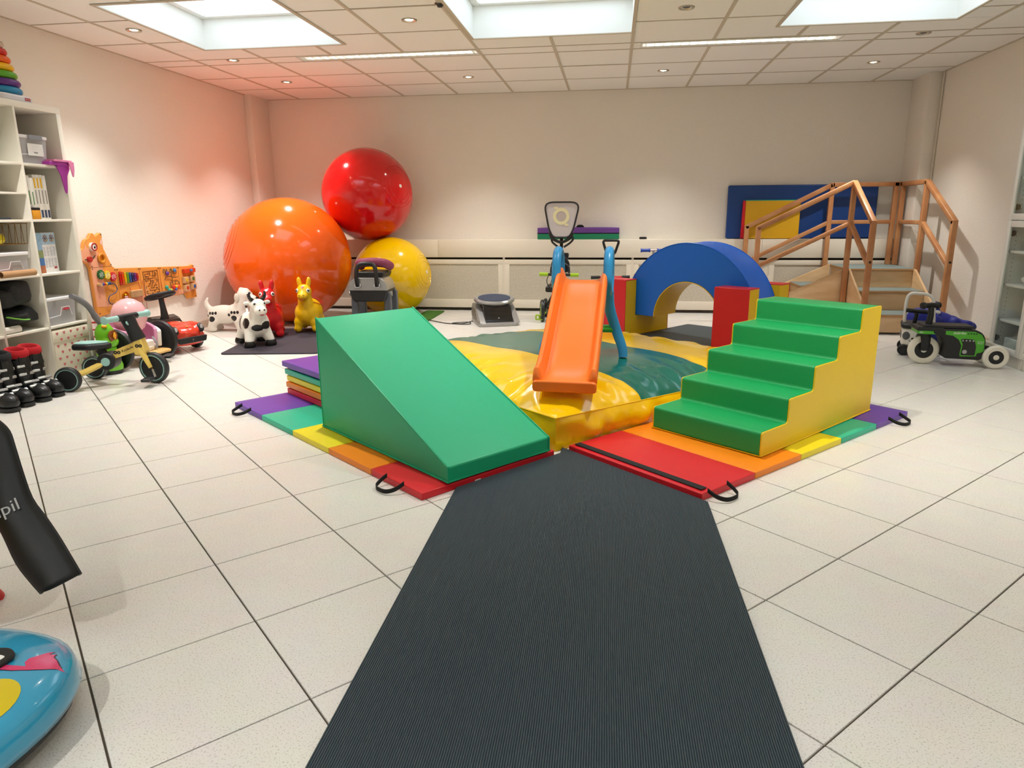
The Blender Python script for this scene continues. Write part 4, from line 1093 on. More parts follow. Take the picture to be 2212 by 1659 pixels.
pt = thing('panda_trolley', 'white panda-faced push trolley behind the green trike', 'ride-on toy', (2.405, 5.83, 0), math.radians(-20))
MB().prism(cap([(-.10, -.13), (.10, -.13), (.10, .13), (-.10, .13)], .05), .075, .215).build('body', M('panda_white', 'f0ece2', rough=.4), pt, bev=.02, seg=3)
MB().prism(cap([(-.11, -.14), (.11, -.14), (.11, .14), (-.11, .14)], .05), .212, .245).build('seat', MBLK, pt, bev=.012, seg=3)
for s_ in (-1, 1):
    MB().ell((-.098, s_ * .045 - .02, .155), (.008, .028, .033), 14, 8, None).build('eye_patch', M('panda_grey', '5b5b5c', rough=.5), pt)
    MB().ell((s_ * .045 - .02, -.128, .155), (.028, .006, .033), 14, 8, None).build('eye_patch', M('panda_grey', '5b5b5c', rough=.5), pt)
MB().ell((-.02, -.134, .135), (.011, .005, .008), 12, 6).build('nose', EYEB, pt)
MB().tube(spline([(-.045, -.1325, .122), (-.033, -.1325, .112), (-.02, -.1325, .122), (-.007, -.1325, .112), (.005, -.1325, .122)], 4), .0022, 6).build('mouth', EYEB, pt)
for sx in (-1, 1):
    for sy in (-1, 1): wheel(pt, (sx * .075, sy * .12, .042), .042, .035, (0, 1, 0), MBLK, DKG)
MB().prism(cap([(-.09, -.12), (.09, -.12), (.09, .12), (-.09, .12)], .03), .04, .078).build('chassis', MBLK, pt, bev=.006)
MB().tube(spline([(-.085, .0, .23), (-.09, .0, .36), (-.085, .0, .44), (-.06, .0, .472), (.0, .0, .474), (.05, .0, .468), (.09, .0, .43), (.105, .0, .33), (.115, .0, .23)], 5), .0125, 12).build('push_handle', M('white_tube', 'eae6de', rough=.35), pt)
MB().tube([(-.02, -.04, .24), (-.01, -.04, .30), (-.015, -.04, .34)], .015, 10).build('steering_column', MBLK, pt)
MB().cyl((-.085, -.05, .345), (.07, -.03, .335), .016, n=12).build('handlebar', MBLK, pt)

bg = MB(); rnd = random.Random(3)
bg.ell((0, 0, .15), (.20, .12, .15)); bg.ell((-.13, .0, .20), (.10, .09, .13)); bg.ell((.14, .02, .13), (.15, .10, .12)); bg.ell((.24, .03, .17), (.10, .07, .055)); bg.ell((-.02, 0, .30), (.045, .05, .09))
for k in range(14): bg.ell((rnd.uniform(-.16, .26), rnd.uniform(-.09, .05), rnd.uniform(.08, .26)), rnd.uniform(.03, .06), 10, 6)
o = blob('fabric_bag', bg, M('royal_blue_nylon', '14208c', rough=.55, bump=(18, .6, 3.0)), None, .014, 3)
o.location = (2.66, 6.12, 0); tag(o, 'crumpled royal blue nylon bag behind the panda trolley', 'bag')
MB().ell((-.02, -.045, .295), (.04, .02, .02), 14, 8).build('white_lining', EYEW, o)

# ================================================================== GLASS CABINETS ON THE RIGHT WALL
CW = M('cabinet_white', 'efece4', rough=.4); GL = glass_mat('cabinet_glass', 'fafdfc', .05)
def cabinet(label, y0, y1, x=2.86, H=2.02):
    t = thing('glass_cabinet', label, 'cabinet', (x, y0, 0), 0, 'white glass-door cabinets')
    W, Dp, th = y1 - y0, XR - .014 - x, .018
    b = MB().span((.02, 0, .0), (Dp, th, H)).span((.02, W - th, 0), (Dp, W, H)).span((Dp - .006, th, .08), (Dp, W - th, H)).span((.02, th, H - th), (Dp, W - th, H)).span((.02, th, .07), (Dp, W - th, .07 + th))
    b.build('case', CW, t, smooth=False, bev=.001)
    MB().span((.03, th, 0), (.045, W - th, .07)).build('plinth', CW, t, smooth=False)
    for z in (.30, .56, .80, 1.05, 1.32, 1.62): MB().span((.03, th, z), (Dp - .006, W - th, z + .018)).build('shelf', CW, t, smooth=False, bev=.001)
    for z0, z1 in ((.085, 1.03), (1.035, 2.01)):
        e = .045; d = MB().span((0, .002, z0), (.018, e, z1)).span((0, W - e, z0), (.018, W - .002, z1)).span((0, e, z0), (.018, W - e, z0 + e)).span((0, e, z1 - e), (.018, W - e, z1)).build('door', CW, t, smooth=False, bev=.003)
        MB().span((.007, e, z0 + e), (.010, W - e, z1 - e)).build('door_pane', GL, d, smooth=False)
        for hz in (z0 + .09, z1 - .09):
            h = MB().span((.022, W - th - .04, hz - .02), (.034, W - th, hz + .02)).cyl((.034, W - th - .02, hz), (.044, W - th - .02, hz), .017, n=16)
            h.build('hinge', M('hinge_steel', '9a938a', rough=.3, metal=.9), d)
    pg = MB().lathe([(0, 0), (.0032, 0), (.0032, .001), (0, .001)], 8, Rx(PI / 2)).mesh('peg_hole'); pg.materials.append(M('peg_hole_dark', '6a655c', rough=.9))
    hol = MB()
    for z in [(.12 + .032 * k) for k in range(56)]:
        hol.lathe([(0, 0), (.003, 0), (.003, .0012), (0, .0012)], 6, T(.065, W - th, z) @ Rx(PI / 2))
    tag(hol.build('peg_holes', M('peg_hole_dark', '6a655c', rough=.9), t), kind='stuff')
    return t
cabinet('white glass-door cabinet beside the green trike on the right wall', 5.25, 5.655)
cabinet('white glass-door cabinet cut off by the right edge of the picture', 4.84, 5.245)
def put(o, x, y, z, rz=0): o.location = (x, y, z); o.rotation_euler = (0, 0, rz); return o
o = MB().span((0, 0, 0), (.12, .13, .028)).span((.005, .005, .028), (.11, .12, .055)).build('cardboard_box', M('tan_card', 'b98d66', rough=.8), bev=.004); put(o, 2.93, 5.29, .5785 + .24, 0); tag(o, 'small tan cardboard box on a cabinet shelf', 'box')
bm_ = MB(); bm_.ell((0, 0, .03), (.09, .10, .032)); bm_.ell((.02, -.04, .055), (.05, .05, .03)); bm_.ell((-.02, .05, .04), (.06, .05, .03))
o = blob('plastic_bag', bm_, M('crumpled_white_plastic', 'e4e2de', rough=.3, bump=(40, .8, 3)), None, .01, 2); put(o, 2.98, 5.385, .582); tag(o, 'crumpled white plastic bag on a lower cabinet shelf', 'bag')
bm_ = MB(); bm_.ell((0, 0, .025), (.05, .05, .028)); bm_.ell((.02, .02, .03), (.04, .03, .03))
o = blob('cloth_roll', bm_, M('pale_yellow_cloth', 'e6d694', rough=.8), None, .008, 2); put(o, 3.0, 5.37, .5785 + .085); tag(o, 'pale yellow cloth on top of the white plastic bag', 'cloth')
o = MB().prism(cap([(-.09, -.11), (.09, -.11), (.09, .11), (-.09, .11)], .02), 0, .10).build('storage_box', M('frosted_grey_plastic', 'c2cac8', rough=.35), bev=.006); put(o, 3.0, 5.45, .0885); tag(o, 'low grey plastic box on the bottom cabinet shelf', 'box')
o = MB().span((0, 0, 0), (.02, .09, .17)).build('paint_bottle_pack', M('grey_blue_plastic', '8f9ba0', rough=.4), bev=.008); put(o, 2.93, 5.28, .0885); tag(o, 'grey plastic board standing in the bottom of the cabinet', 'board')
bm_ = MB(); bm_.ell((0, 0, .03), (.07, .09, .032)); bm_.ell((.0, .04, .05), (.05, .04, .03))
o = blob('cloth_bundle', bm_, M('mauve_cloth', '8a7d92', rough=.8), None, .01, 2); put(o, 2.99, 5.40, 1.072); tag(o, 'mauve cloth bundle behind the upper cabinet door', 'cloth')
o = MB().span((0, 0, 0), (.14, .17, .17)).build('storage_box', M('pink_plastic_box', 'e6a9a0', rough=.5), bev=.006); put(o, 2.93, 5.0, .0885); tag(o, 'pink box in the cabinet at the right edge of the picture', 'box')

# ================================================================== CUBE SHELF ON THE LEFT
SHW = M('shelf_white', 'eee8da', rough=.45)
SX, SD = -3.70, .375             # front plane and depth
TH, TI, CELL = .038, .016, .334
rows_z = [TH + k * (CELL + TI) for k in range(6)]        # inner floor of each row
SY1 = 4.485                       # far end
cols_y = [SY1 - TH - k * (CELL + TI) for k in range(4)]  # inner far side of each column
SH = TH * 2 + 5 * CELL + 4 * TI
sh = thing('cube_shelf', 'tall white cube shelf with open compartments at the left edge', 'shelf', (SX, SY1, 0))
SY0 = cols_y[3] + TI
L = SY1 - SY0 + TH - TI
MB().span((0, -L, SH - TH), (-SD, 0, SH)).build('top_board', SHW, sh, smooth=False, bev=.0015)
MB().span((0, -L, 0), (-SD, 0, TH)).build('bottom_board', SHW, sh, smooth=False, bev=.0015)
for y in (-TH, -L): MB().span((0, y, TH), (-SD, y + TH, SH - TH)).build('side_board', SHW, sh, smooth=False, bev=.0015)
for k in (1, 2):
    y = cols_y[k] - SY1
    MB().span((-.002, y, TH), (-SD, y + TI, SH - TH)).build('divider', SHW, sh, smooth=False, bev=.001)
for k in range(3):
    ya = cols_y[k] - SY1; yb = ya - CELL
    for r in range(1, 5): MB().span((-.002, yb, rows_z[r] - TI), (-SD, ya, rows_z[r])).build('shelf_board', SHW, sh, smooth=False, bev=.001)
zz = rows_z[3] + .155
MB().span((-.002, cols_y[1] - SY1 - CELL, zz), (-SD, cols_y[1] - SY1, zz + .012)).build('insert_board', SHW, sh, smooth=False, bev=.001)
MB().span((-SD + .001, -L + .01, .01), (-SD - .006, -.01, SH - .01)).build('back_panel', SHW, sh, smooth=False)
A0, B0, C0 = cols_y[0], cols_y[1], cols_y[2]             # far inner sides of the columns
G_SH = 'things in the cube shelf'

# ring stacker on top
rs = thing('ring_stacker', 'rainbow ring stacking toy on top of the cube shelf', 'toy', (-3.865, 4.20, SH + .0005), math.radians(0), G_SH)
MB().prism(cap([(-.125, -.145), (.125, -.145), (.105, .145), (-.105, .145)] and [(-.13, -.13), (.13, -.13), (.13, .13), (-.13, .13)], .05), 0, .045).build('base', M('white_toy_plastic', 'e6e4ea', rough=.35), rs, bev=.014, seg=3)
o = MB().span((.128, .045, .014), (.1312, .09, .032)).build('logo_patch', M('logo_red', 'b3202a', rough=.5), rs, bev=.002)
text('Fisher-Price', .008, EYEW, o, T(.1318, .0675, .023) @ Rz(PI / 2) @ Rx(PI / 2))
for k, (h, R, r) in enumerate((('1f86b4', .098, .027), ('5b2a80', .094, .027), ('58a41e', .084, .026), ('f0b60c', .072, .026), ('ee6414', .062, .025), ('cc2420', .052, .023))):
    p = MB().torus(R, r, 40, 14, T(0, 0, .045 + .024 + k * .046), .0235).build('ring', M('ring_' + h, h, rough=.35), rs)
MB().lathe([(0, .325), (.056, .327), (.066, .343), (.058, .36), (.03, .367), (0, .367)], 28).build('clear_cap', M('smoky_clear_plastic', 'd6c6b4', rough=.15, alpha=.55), rs)
MB().lathe([(0, .36), (.032, .36), (.034, .375), (.02, .383), (0, .383)], 24).build('top_knob', M('ring_f0b60c', 'f0b60c', rough=.35), rs)
MB().cyl((0, 0, .045), (0, 0, .325), .022, n=16).build('post', M('white_toy_plastic', 'e6e4ea', rough=.35), rs)

CLEAR = glass_mat('clear_polypropylene', 'fafafc', .05, .30); LID = M('milky_lid', 'e9e6e6', rough=.4)
def bin_box(label, x1, y0, y1, z, h, dx=.28, clips=False, rim=True):
    """clear storage box with lid; front face looks to +x"""
    t = thing('storage_box', label, 'storage box', (x1, (y0 + y1) / 2, z + .0005), 0, G_SH)
    w = (y1 - y0) / 2; th = .003
    m = MB(); k = .93
    def quad(a, b): pass
    prof = [(-dx, -w), (0, -w), (0, w), (-dx, w)]
    bot = [(-dx + .012, -w * k), (-.012, -w * k), (-.012, w * k), (-dx + .012, w * k)]
    vs = [(p[0], p[1], .002) for p in bot] + [(p[0], p[1], h - .02) for p in prof]
    m.add(vs, [(0, 1, 2, 3), (0, 1, 5, 4), (1, 2, 6, 5), (2, 3, 7, 6), (3, 0, 4, 7)])
    b = m.build('tub', CLEAR, t, smooth=False); s = b.modifiers.new('wall', 'SOLIDIFY'); s.thickness = th
    MB().prism(cap([(-dx - .008, -w - .008), (.008, -w - .008), (.008, w + .008), (-dx - .008, w + .008)], .015), h - .02, h).build('lid', LID, t, bev=.004)
    rb = MB().tube([(.001, -w * .97, h * .30), (.0015, -w * .2, h * .34), (.002, -w * .05, h * .62), (.002, w * .5, h * .62), (.002, w * .62, h * .3)], .002, 6); rb.build('moulded_rib', LID, t)
    if clips: MB().prism(cap([(-.055, -.022), (.055, -.022), (.055, .008), (-.055, .008)], .006), 0, .010, T(.010, .01, h - .006) @ Rz(PI / 2) @ Rx(PI / 2)).build('clip', M('grey_clip', '8f939a', rough=.45), t, bev=.003)
    return t
bx = bin_box('clear storage box with grey clip in the top right compartment', -3.725, A0 - .322, A0 - .095, rows_z[4], .175, .26, True)
MB().span((.002, -.05, .05), (.003, .075, .125)).build('paper_label', M('white_paper', 'ece9e4', rough=.8), bx, smooth=False)
text('Inhalt', .014, M('print_grey', '77716a', rough=.8), bx, T(.0035, .012, .07) @ Rz(PI / 2) @ Rx(PI / 2))
# slime toy hanging over the shelf edge
SLM = M('magenta_slime', 'b13fa8', rough=.3); SLP = M('pink_slime', 'e487b4', rough=.35)
sm = thing('slime_toy', 'magenta and pink slime toy dripping over the shelf edge', 'toy', (-3.70, A0 - .012, rows_z[4] + .0005), 0, G_SH)
m = MB().prism(cap([(-.20, -.13), (.018, -.13), (.022, .045), (.003, .045), (.003, .008), (-.20, .008)], .004), 0, .022).build('slab', SLM, sm, bev=.006)
MB().prism(cap([(-.20, -.12), (.028, -.10), (.030, .055), (.003, .055), (.003, .008), (-.20, .008)], .004), .023, .036).build('upper_slab', SLP, sm, bev=.005)
dr = [(-.05, .0), (.05, .0), (.06, -.03), (.028, -.075), (.02, -.12), (.012, -.175), (.0, -.20), (-.012, -.175), (-.02, -.12), (-.03, -.07), (-.055, -.03)]
MB().prism(cap(dr, .012), 0, .009, T(.004, -.01, .012) @ Rz(PI / 2) @ Rx(PI / 2)).build('drip', SLM, sm, bev=.003)
MB().prism(cap([(-.02, 0), (.03, 0), (.028, -.05), (.014, -.10), (.004, -.10), (-.006, -.05)], .01), 0, .006, T(.030, .035, .028) @ Rz(PI / 2) @ Rx(PI / 2)).build('drip', SLP, sm, bev=.002)
# books
for k in range(7):
    h = (.285, .275, .262, .282, .283, .283, .281)[k]; y1 = A0 - .328 + .027 * k
    lbl = ['thick white picture book, leftmost in the row', 'white book with green title, second in the row', 'slightly shorter white book, third in the row', 'white book with yellow spine top, fourth in the row',
           'white book with yellow spine top, fifth in the row', 'white book with yellow spine top, sixth in the row', 'white book with orange lettering, rightmost in the row'][k]
    t = thing('book', lbl, 'book', (-3.735, y1, rows_z[3] + .0005), 0, 'books in the cube shelf')
    MB().span((-.21, .001, 0), (0, .026, h)).build('cover', M('book_white_%d' % (k % 2), ('e6e2d8', 'dcd8cd')[k % 2], rough=.5), t, smooth=False, bev=.0015)
    MB().span((0, .004, .01), (.0006, .022, .06)).build('spine_band', M('book_navy', '33415e', rough=.5), t, smooth=False)
    if 3 <= k <= 5: MB().span((0, .004, h - .085), (.0006, .018, h - .02)).build('spine_top', M('book_yellow', 'd9a81c', rough=.5), t, smooth=False)
    text(['LEXIKON', 'LEXIKON', 'ATLAS', 'WISSEN', 'WISSEN', 'WISSEN', 'NATUR'][k], .014, M('book_green_print', '3c7a34', rough=.6) if k < 3 else M('book_grey_print', '6a6660', rough=.6), t, T(.001, .011, h * .52) @ Rz(PI / 2) @ Rx(PI / 2) @ Rz(PI / 2)) if 0 else MB().span((0, .007, h * .35), (.0006, .015, h * .66)).build('spine_title', M('book_green_print', '4f8048', rough=.6) if k < 3 else M('book_grey_print', '8a847a', rough=.6), t, smooth=False)
o = thing('card_box', 'small orange card box with black top standing before the books', 'box', (-3.715, A0 - .32, rows_z[3] + .0005), 0, G_SH)
MB().span((-.012, 0, 0), (.012, .058, .058)).build('carton', M('orange_card', 'e39a22', rough=.5), o, smooth=False, bev=.001)
MB().span((-.0125, -.0005, .058), (.0125, .0585, .074)).build('black_top', BLACK, o, smooth=False)
text('UNO\nUNO', .016, EYEW, o, T(.0125, .036, .03) @ Rz(PI / 2) @ Rx(PI / 2)) if 0 else None
# game carton
gm = thing('game_carton', 'board game carton with printed instructions in the middle compartment', 'box', (-3.735, A0 - .30, rows_z[2] + .0005), math.radians(10), G_SH)
MB().span((-.06, 0, 0), (0, .20, .262)).build('carton', M('carton_white', 'e9e7e6', rough=.5), gm, smooth=False, bev=.001)
MB().span((.0, .055, .185), (.0006, .20, .26)).build('blue_band', M('print_sky', 'a8c4d8', rough=.5), gm, smooth=False)
for k in range(2):
    mm = T(.0008, .095 + .068 * k, .225) @ Rz(PI / 2) @ Rx(PI / 2); w = MB().torus(.019, .0022, 24, 6, mm)
    for q in range(8): w.box((.024 * math.cos(q * PI / 4), .024 * math.sin(q * PI / 4), 0), (.005, .005, .001), mm)
    w.build('wheel_print', M('print_brown', '8a4a26', rough=.6), gm); MB().ell((0, 0, 0), (.008, .012, .001), 12, 6, mm).build('figure_print', M('print_darkbrown', '4c2a18', rough=.6), gm)
    MB().ell((.013, -.014, .0005), (.007, .007, .001), 10, 6, mm).build('badge_print', M('print_gold', 'e0b440', rough=.6), gm)
tx = MB()
for c_ in range(4):
    for r_ in range(22):
        if r_ in (9, 10, 20, 21): continue
        tx.span((.0001, .06 + .034 * c_, .165 - .0068 * r_), (.0005, .06 + .034 * c_ + random.uniform(.018, .028), .165 - .0068 * r_ + .0026))
tag(tx.build('text_print', M('print_text_grey', '9a9aa2', rough=.7), gm, smooth=False), kind='stuff')
MB().span((.0001, .150, .022), (.0006, .180, .036)).build('red_print', M('print_red', 'a83030', rough=.6), gm, smooth=False)
for a, b, hx in ((.15, .262, '8fb4cc'), (.10, .15, '7f8c5c'), (.05, .10, '3f6ea4'), (0.0, .05, 'a8623a')):
    MB().span((.0, .0, a), (.0006, .054, b)).build('picture_print', M('print_' + hx, hx, rough=.6, vary=(40, .4)), gm, smooth=False)
# clear box low in column A, textile inside
bin_box('clear storage box holding blue and red fabric in the lower right compartment', -3.715, A0 - .322, A0 - .07, rows_z[1], .185, .29)
m = MB(); m.ell((-.10, -.02, .05), (.10, .09, .05)); m.ell((-.05, .03, .03), (.05, .06, .03))
o = blob('folded_fabric', m, M('denim_blue_cloth', '3f5a86', rough=.8, vary=(25, .3)), None, .01, 2); put(o, -3.75, A0 - .20, rows_z[1] + .006); tag(o, 'folded blue fabric inside the lower clear box', 'cloth', G_SH)
m = MB(); m.ell((0, 0, .0), (.05, .055, .014))
o = m.build('red_fabric', M('coral_cloth', 'c83c4a', rough=.8)); put(o, -3.76, A0 - .155, rows_z[1] + .10); tag(o, 'red fabric on top of the blue fabric in the lower clear box', 'cloth', G_SH)
# heart printed fabric box
hb = thing('fabric_box', 'cream fabric box with small pink hearts in the bottom right compartment', 'fabric box', (-3.705, A0 - .167, rows_z[0] + .0005), 0, G_SH)
HBM = M('cream_fabric', 'e8dfca', rough=.9, bump=(180, .2)); HRT = M('heart_print_pink', 'cc6a72', rough=.85)
MB().span((-.30, -.160, 0), (-.002, .160, .315)).build('body', HBM, hb, smooth=False, bev=.008, seg=2)
MB().span((-.305, -.164, .235), (.003, .164, .318)).build('folded_rim', HBM, hb, smooth=False, bev=.005)
hp = [(0, -.011), (.010, .001), (.0095, .008), (.005, .010), (0, .006), (-.005, .010), (-.0095, .008), (-.010, .001)]
hme = MB().prism(hp, 0, .0012, Rz(PI / 2) @ Rx(PI / 2)).mesh('heart'); hme.materials.append(HRT)
for r in range(7):
    for c_ in range(5):
        y = -.125 + .062 * c_ + (.031 if r % 2 else 0); z = .295 - .043 * r
        if y > .15: continue
        h_ = bpy.data.objects.new('heart', hme); col.objects.link(h_); h_.parent = hb; h_.location = (.0032 if z > .23 else -.0018, y, z)
# column B: wire basket with yellow shoe, clear box, tubes, bags
wb = thing('wire_basket', 'brass wire basket hanging in the second compartment column', 'basket', (-3.72, B0 - .167, rows_z[2] + .20), 0, G_SH)
WIRE = M('brass_wire', '7a5a2c', rough=.35, metal=.8)
m = MB()
for z, w in ((.125, .150), (.0, .128)): m.tube([(0, -w, z), (0, w, z), (-.22, w, z), (-.22, -w, z)], .003, 6, closed=True)
for k in range(12):
    y = -.128 + .0233 * k; m.cyl((0, y, 0), (0, y + (.018 if k % 2 else -.004), .125), .0018, n=6)
for k in range(9): m.cyl((-.22, -.12 + .03 * k, 0), (0, -.12 + .03 * k, 0), .0018, n=6)
m.build('wires', WIRE, wb)
o = MB().lathe([(0, 0), (.035, 0), (.052, .02), (.050, .045), (.035, .058), (.026, .06), (.03, .045), (.03, .02), (0, .015)], 24).build('swim_shoe', M('yellow_rubber', 'e2cc1a', rough=.4)); put(o, -3.79, B0 - .20, rows_z[2] + .205); tag(o, 'yellow rubber shoe in the brass wire basket', 'shoe', G_SH)
bin_box('clear storage box holding red shoes under the wire basket', -3.715, B0 - .322, B0 - .06, rows_z[2], .15, .29)
m = MB(); m.ell((-.03, 0, .035), (.05, .07, .035)); m.ell((-.03, .05, .06), (.03, .05, .03)); m.ell((-.06, -.06, .05), (.04, .06, .035))
o = blob('red_shoes', m, M('coral_red_rubber', 'd8364c', rough=.45), None, .008, 2); put(o, -3.76, B0 - .21, rows_z[2] + .006); tag(o, 'red rubber shoes inside the clear box under the basket', 'shoes', G_SH)
def tube_roll(label, y0, y1, x, z, h, r=.024):
    t = thing('cardboard_tube', label, 'cardboard tube', (x, y0, z), 0, G_SH)
    MB().lathe([(r - .003, 0), (r, 0), (r, y1 - y0), (r - .003, y1 - y0), (r - .003, 0)], 28, Rx(-PI / 2)).build('wall', M('tube_' + h, h, rough=.8), t)
tube_roll('brown cardboard tube lying along the shelf edge below the red shoes', B0 - .33, B0 - .075, -3.672, rows_z[2] + .022, 'b58a60', .021) 
tube_roll('white cardboard tube lying below the black bags', B0 - .345, B0 - .20, -3.735, rows_z[1] + .0235, 'e2dcd2', .022)
m = MB(); m.box((-.12, 0, .165), (.24, .25, .11), Rx(.10)); m.box((-.09, .05, .19), (.20, .16, .13), Rx(.14))
o = m.build('laptop_bag', M('black_nylon', '1b1c1d', rough=.7, bump=(60, .3)), bev=.035, seg=3); put(o, -3.72, B0 - .17, rows_z[1] + .055); tag(o, 'black padded bag lying on top of the pile in the shelf', 'bag', G_SH)
lb_ = MB(); lb_.ell((-.12, 0, .045), (.13, .14, .05)); lb_.ell((-.08, .08, .055), (.08, .07, .055)); lb_.box((-.11, .02, .03), (.20, .24, .05))
o = blob('sports_bag', lb_, M('black_nylon', '1b1c1d', rough=.7, bump=(60, .3)), None, .012, 3); put(o, -3.725, B0 - .165, rows_z[1] + .0485); tag(o, 'black bag with a green stripe under the padded bag', 'bag', G_SH)
MB().tube(spline([(.012, -.13, .06), (.018, -.08, .045), (.016, -.02, .03), (.01, .03, .025)], 5), .012, 8, flat=.4).build('green_stripe', M('lime_trim', '6cae3c', rough=.6), o)
o = MB().span((0, 0, 0), (-.18, .03, .24), Rx(-.16)).build('file_folder', M('sage_green_folder', '8fb488', rough=.6), bev=.003); put(o, -3.73, B0 - .30, rows_z[4] + .006); tag(o, 'sage green folder leaning in the top left compartment', 'folder', G_SH)
o = MB().span((0, 0, 0), (-.20, .20, .012)).build('notebook', M('dark_blue_book', '2c3440', rough=.5), bev=.002); put(o, -3.72, B0 - .33, rows_z[3] + .0005); tag(o, 'dark flat book lying in the second compartment column', 'book', G_SH)

# ================================================================== BUSY BOARD ON THE LEFT WALL
BOX_ = -4.088
bb = thing('activity_board', 'orange llama-shaped wooden activity board on the left wall', 'activity board', (BOX_, 0, 0))
def onwall(z=.0): return T(z, 0, 0) @ Matrix(((0, 0, 1, 0), (1, 0, 0, 0), (0, 1, 0, 0), (0, 0, 0, 1)))   # local (y, z) drawing to the wall plane
BO = M('orange_board', 'e79a45', rough=.45); BP = M('peach_board', 'eaa783', rough=.45)
outline = [(4.888, .848), (4.878, .803), (4.89, .783), (4.965, .745), (4.989, .712), (4.997, .336), (5.015, .322), (5.147, .327), (5.173, .381), (6.175, .378), (6.194, .373), (6.226, .323), (6.369, .325), (6.365, .40), (6.375, .626), (6.352, .645), (6.314, .638), (6.287, .633), (5.267, .688), (5.234, .711), (5.165, .856), (5.168, .97), (5.149, .979), (5.094, .95), (5.072, .977), (5.051, .978), (5.019, .938), (4.984, .932), (4.963, .909), (4.94, .862)]
MB().prism(cap(outline, .007), .004, .030, onwall()).build('board', BO, bb, bev=.003, ang=30)
def bprint(nm, poly, mat, z0=.030, z1=.031, parent=None): return MB().prism(poly, z0, z1, onwall()).build(nm, mat, parent or bb, smooth=False)
bprint('muzzle_print', cap([(4.892, .84), (4.885, .803), (4.895, .787), (4.97, .75), (4.995, .714), (5.13, .712), (5.135, .79), (5.10, .83), (5.03, .842), (4.98, .87), (4.975, .90), (4.955, .86)], .012), BP)
bprint('chest_print', cap([(4.996, .71), (5.13, .71), (5.115, .60), (5.11, .46), (5.15, .395), (5.175, .385), (5.30, .41), (5.30, .384), (5.17, .384), (5.002, .40)], .012), BP)
bprint('belly_print', cap([(5.30, .384), (5.30, .415), (5.60, .43), (6.16, .425), (6.36, .42), (6.35, .395), (6.17, .384)], .01), BP)
bprint('ear_print', [(5.135, .90), (5.158, .94), (5.157, .875)], M('pale_pink_print', 'e8c4bc', rough=.5))
LN = M('panel_line', '8a4f1e', rough=.6)
for a, b in (((4.992, .711), (5.232, .711)), ((5.276, .40), (5.276, .683)), ((5.562, .39), (5.562, .668)), ((5.836, .385), (5.836, .655)), ((6.112, .385), (6.112, .64))):
    MB().tube([(.0308, a[0], a[1]), (.0308, b[0], b[1])], .0012, 5).build('panel_joint', LN, bb)
sc = MB()
for y, z in ((5.01, .72), (5.225, .722), (5.01, .70), (5.26, .675), (5.29, .675), (5.55, .66), (5.575, .66), (5.82, .645), (5.85, .645), (6.10, .63), (6.125, .63), (6.36, .63), (5.157, .965), (5.02, .345), (6.35, .34), (5.60, .398), (5.575, .398), (5.85, .395)):
    sc.lathe([(0, .030), (.005, .030), (.005, .032), (0, .0325)], 10, T(0, y, z) @ Ry(PI / 2))
sc.build('screws', DKG, bb)
W_ = onwall()
def disc(nm, y, z, r, mat, z0, z1, parent=None, n=28): return MB().lathe([(0, z0), (r, z0), (r, z1 - .001), (r - .001, z1), (0, z1)], n, T(0, y, z) @ Ry(PI / 2)).build(nm, mat, parent or bb)
e = disc('eye_drum', 5.041, .872, .034, EYEW, .030, .050); MB().torus(.027, .0055, 32, 8, T(.051, 5.041, .872) @ Ry(PI / 2)).build('eye_ring', M('wood_red', 'b02820', rough=.45), e); disc('pupil', 5.045, .868, .009, EYEB, .050, .053, e)
disc('nostril', 4.897, .822, .012, M('print_darkbrown', '4c2a18', rough=.6), .030, .0325)
MB().tube(spline([(.034, 4.945, .779), (.034, 5.0, .775), (.034, 5.04, .79), (.034, 5.058, .806)], 5), .003, 6).build('mouth_wire', DKG, bb); disc('mouth_bead', 4.985, .778, .022, M('wood_red', 'b02820', rough=.45), .030, .05)
e = MB().torus(.033, .010, 32, 10, T(.040, 5.118, .778) @ Ry(PI / 2)).build('mirror_ring', M('amber_wood', 'd9881c', rough=.4), bb); disc('mirror', 5.118, .778, .026, M('amber_mirror', 'd8b040', rough=.1, metal=.7), .031, .034, e)
def gear(y, z, r, mat, mark):
    p = []
    for k in range(48):
        rr = r if (k % 4) < 2 else r * .84; a = 2 * PI * k / 48; p.append((y + rr * math.cos(a), z + rr * math.sin(a)))
    g = MB().prism(p, .032, .046, onwall()).build('gear', mat, bb, smooth=False)
    m = MB()
    for q in range(6):
        m.tube(spline([(.0465, y + .006 * math.cos(q * PI / 3), z + .006 * math.sin(q * PI / 3)), (.0465, y + .016 * math.cos(q * PI / 3 + .4), z + .016 * math.sin(q * PI / 3 + .4)), (.0465, y + .025 * math.cos(q * PI / 3 + .9), z + .025 * math.sin(q * PI / 3 + .9))], 3), .0016, 5)
    m.build('gear_print', mark, g)
gear(5.083, .652, .038, M('gear_green', '1f6a34', rough=.45), EYEW); gear(5.152, .641, .035, M('gear_yellow', 'e8cf3a', rough=.45), EYEW); gear(5.218, .624, .037, M('gear_red', 'cc2a3c', rough=.45), EYEW)
for k, h in enumerate(('c8201e', 'e0521a', 'e8c51c', '5ea32a', '1d62a8', '1b2a5c', '6a2f86', 'b8242e')):
    y = 5.302 + .0305 * k; l = .112 - .0065 * k
    b_ = MB().span((.036, y - .011, .663 - .004 * k - .005 - l), (.044, y + .011, .658 - .004 * k)).build('chime_bar', M('chime_' + h, h, rough=.3, metal=.3), bb, bev=.002)
    disc('chime_screw', y, .645 - .004 * k, .004, SILV, .044, .046, b_, 10); disc('chime_screw', y, .672 - .004 * k - l, .004, SILV, .044, .046, b_, 10)
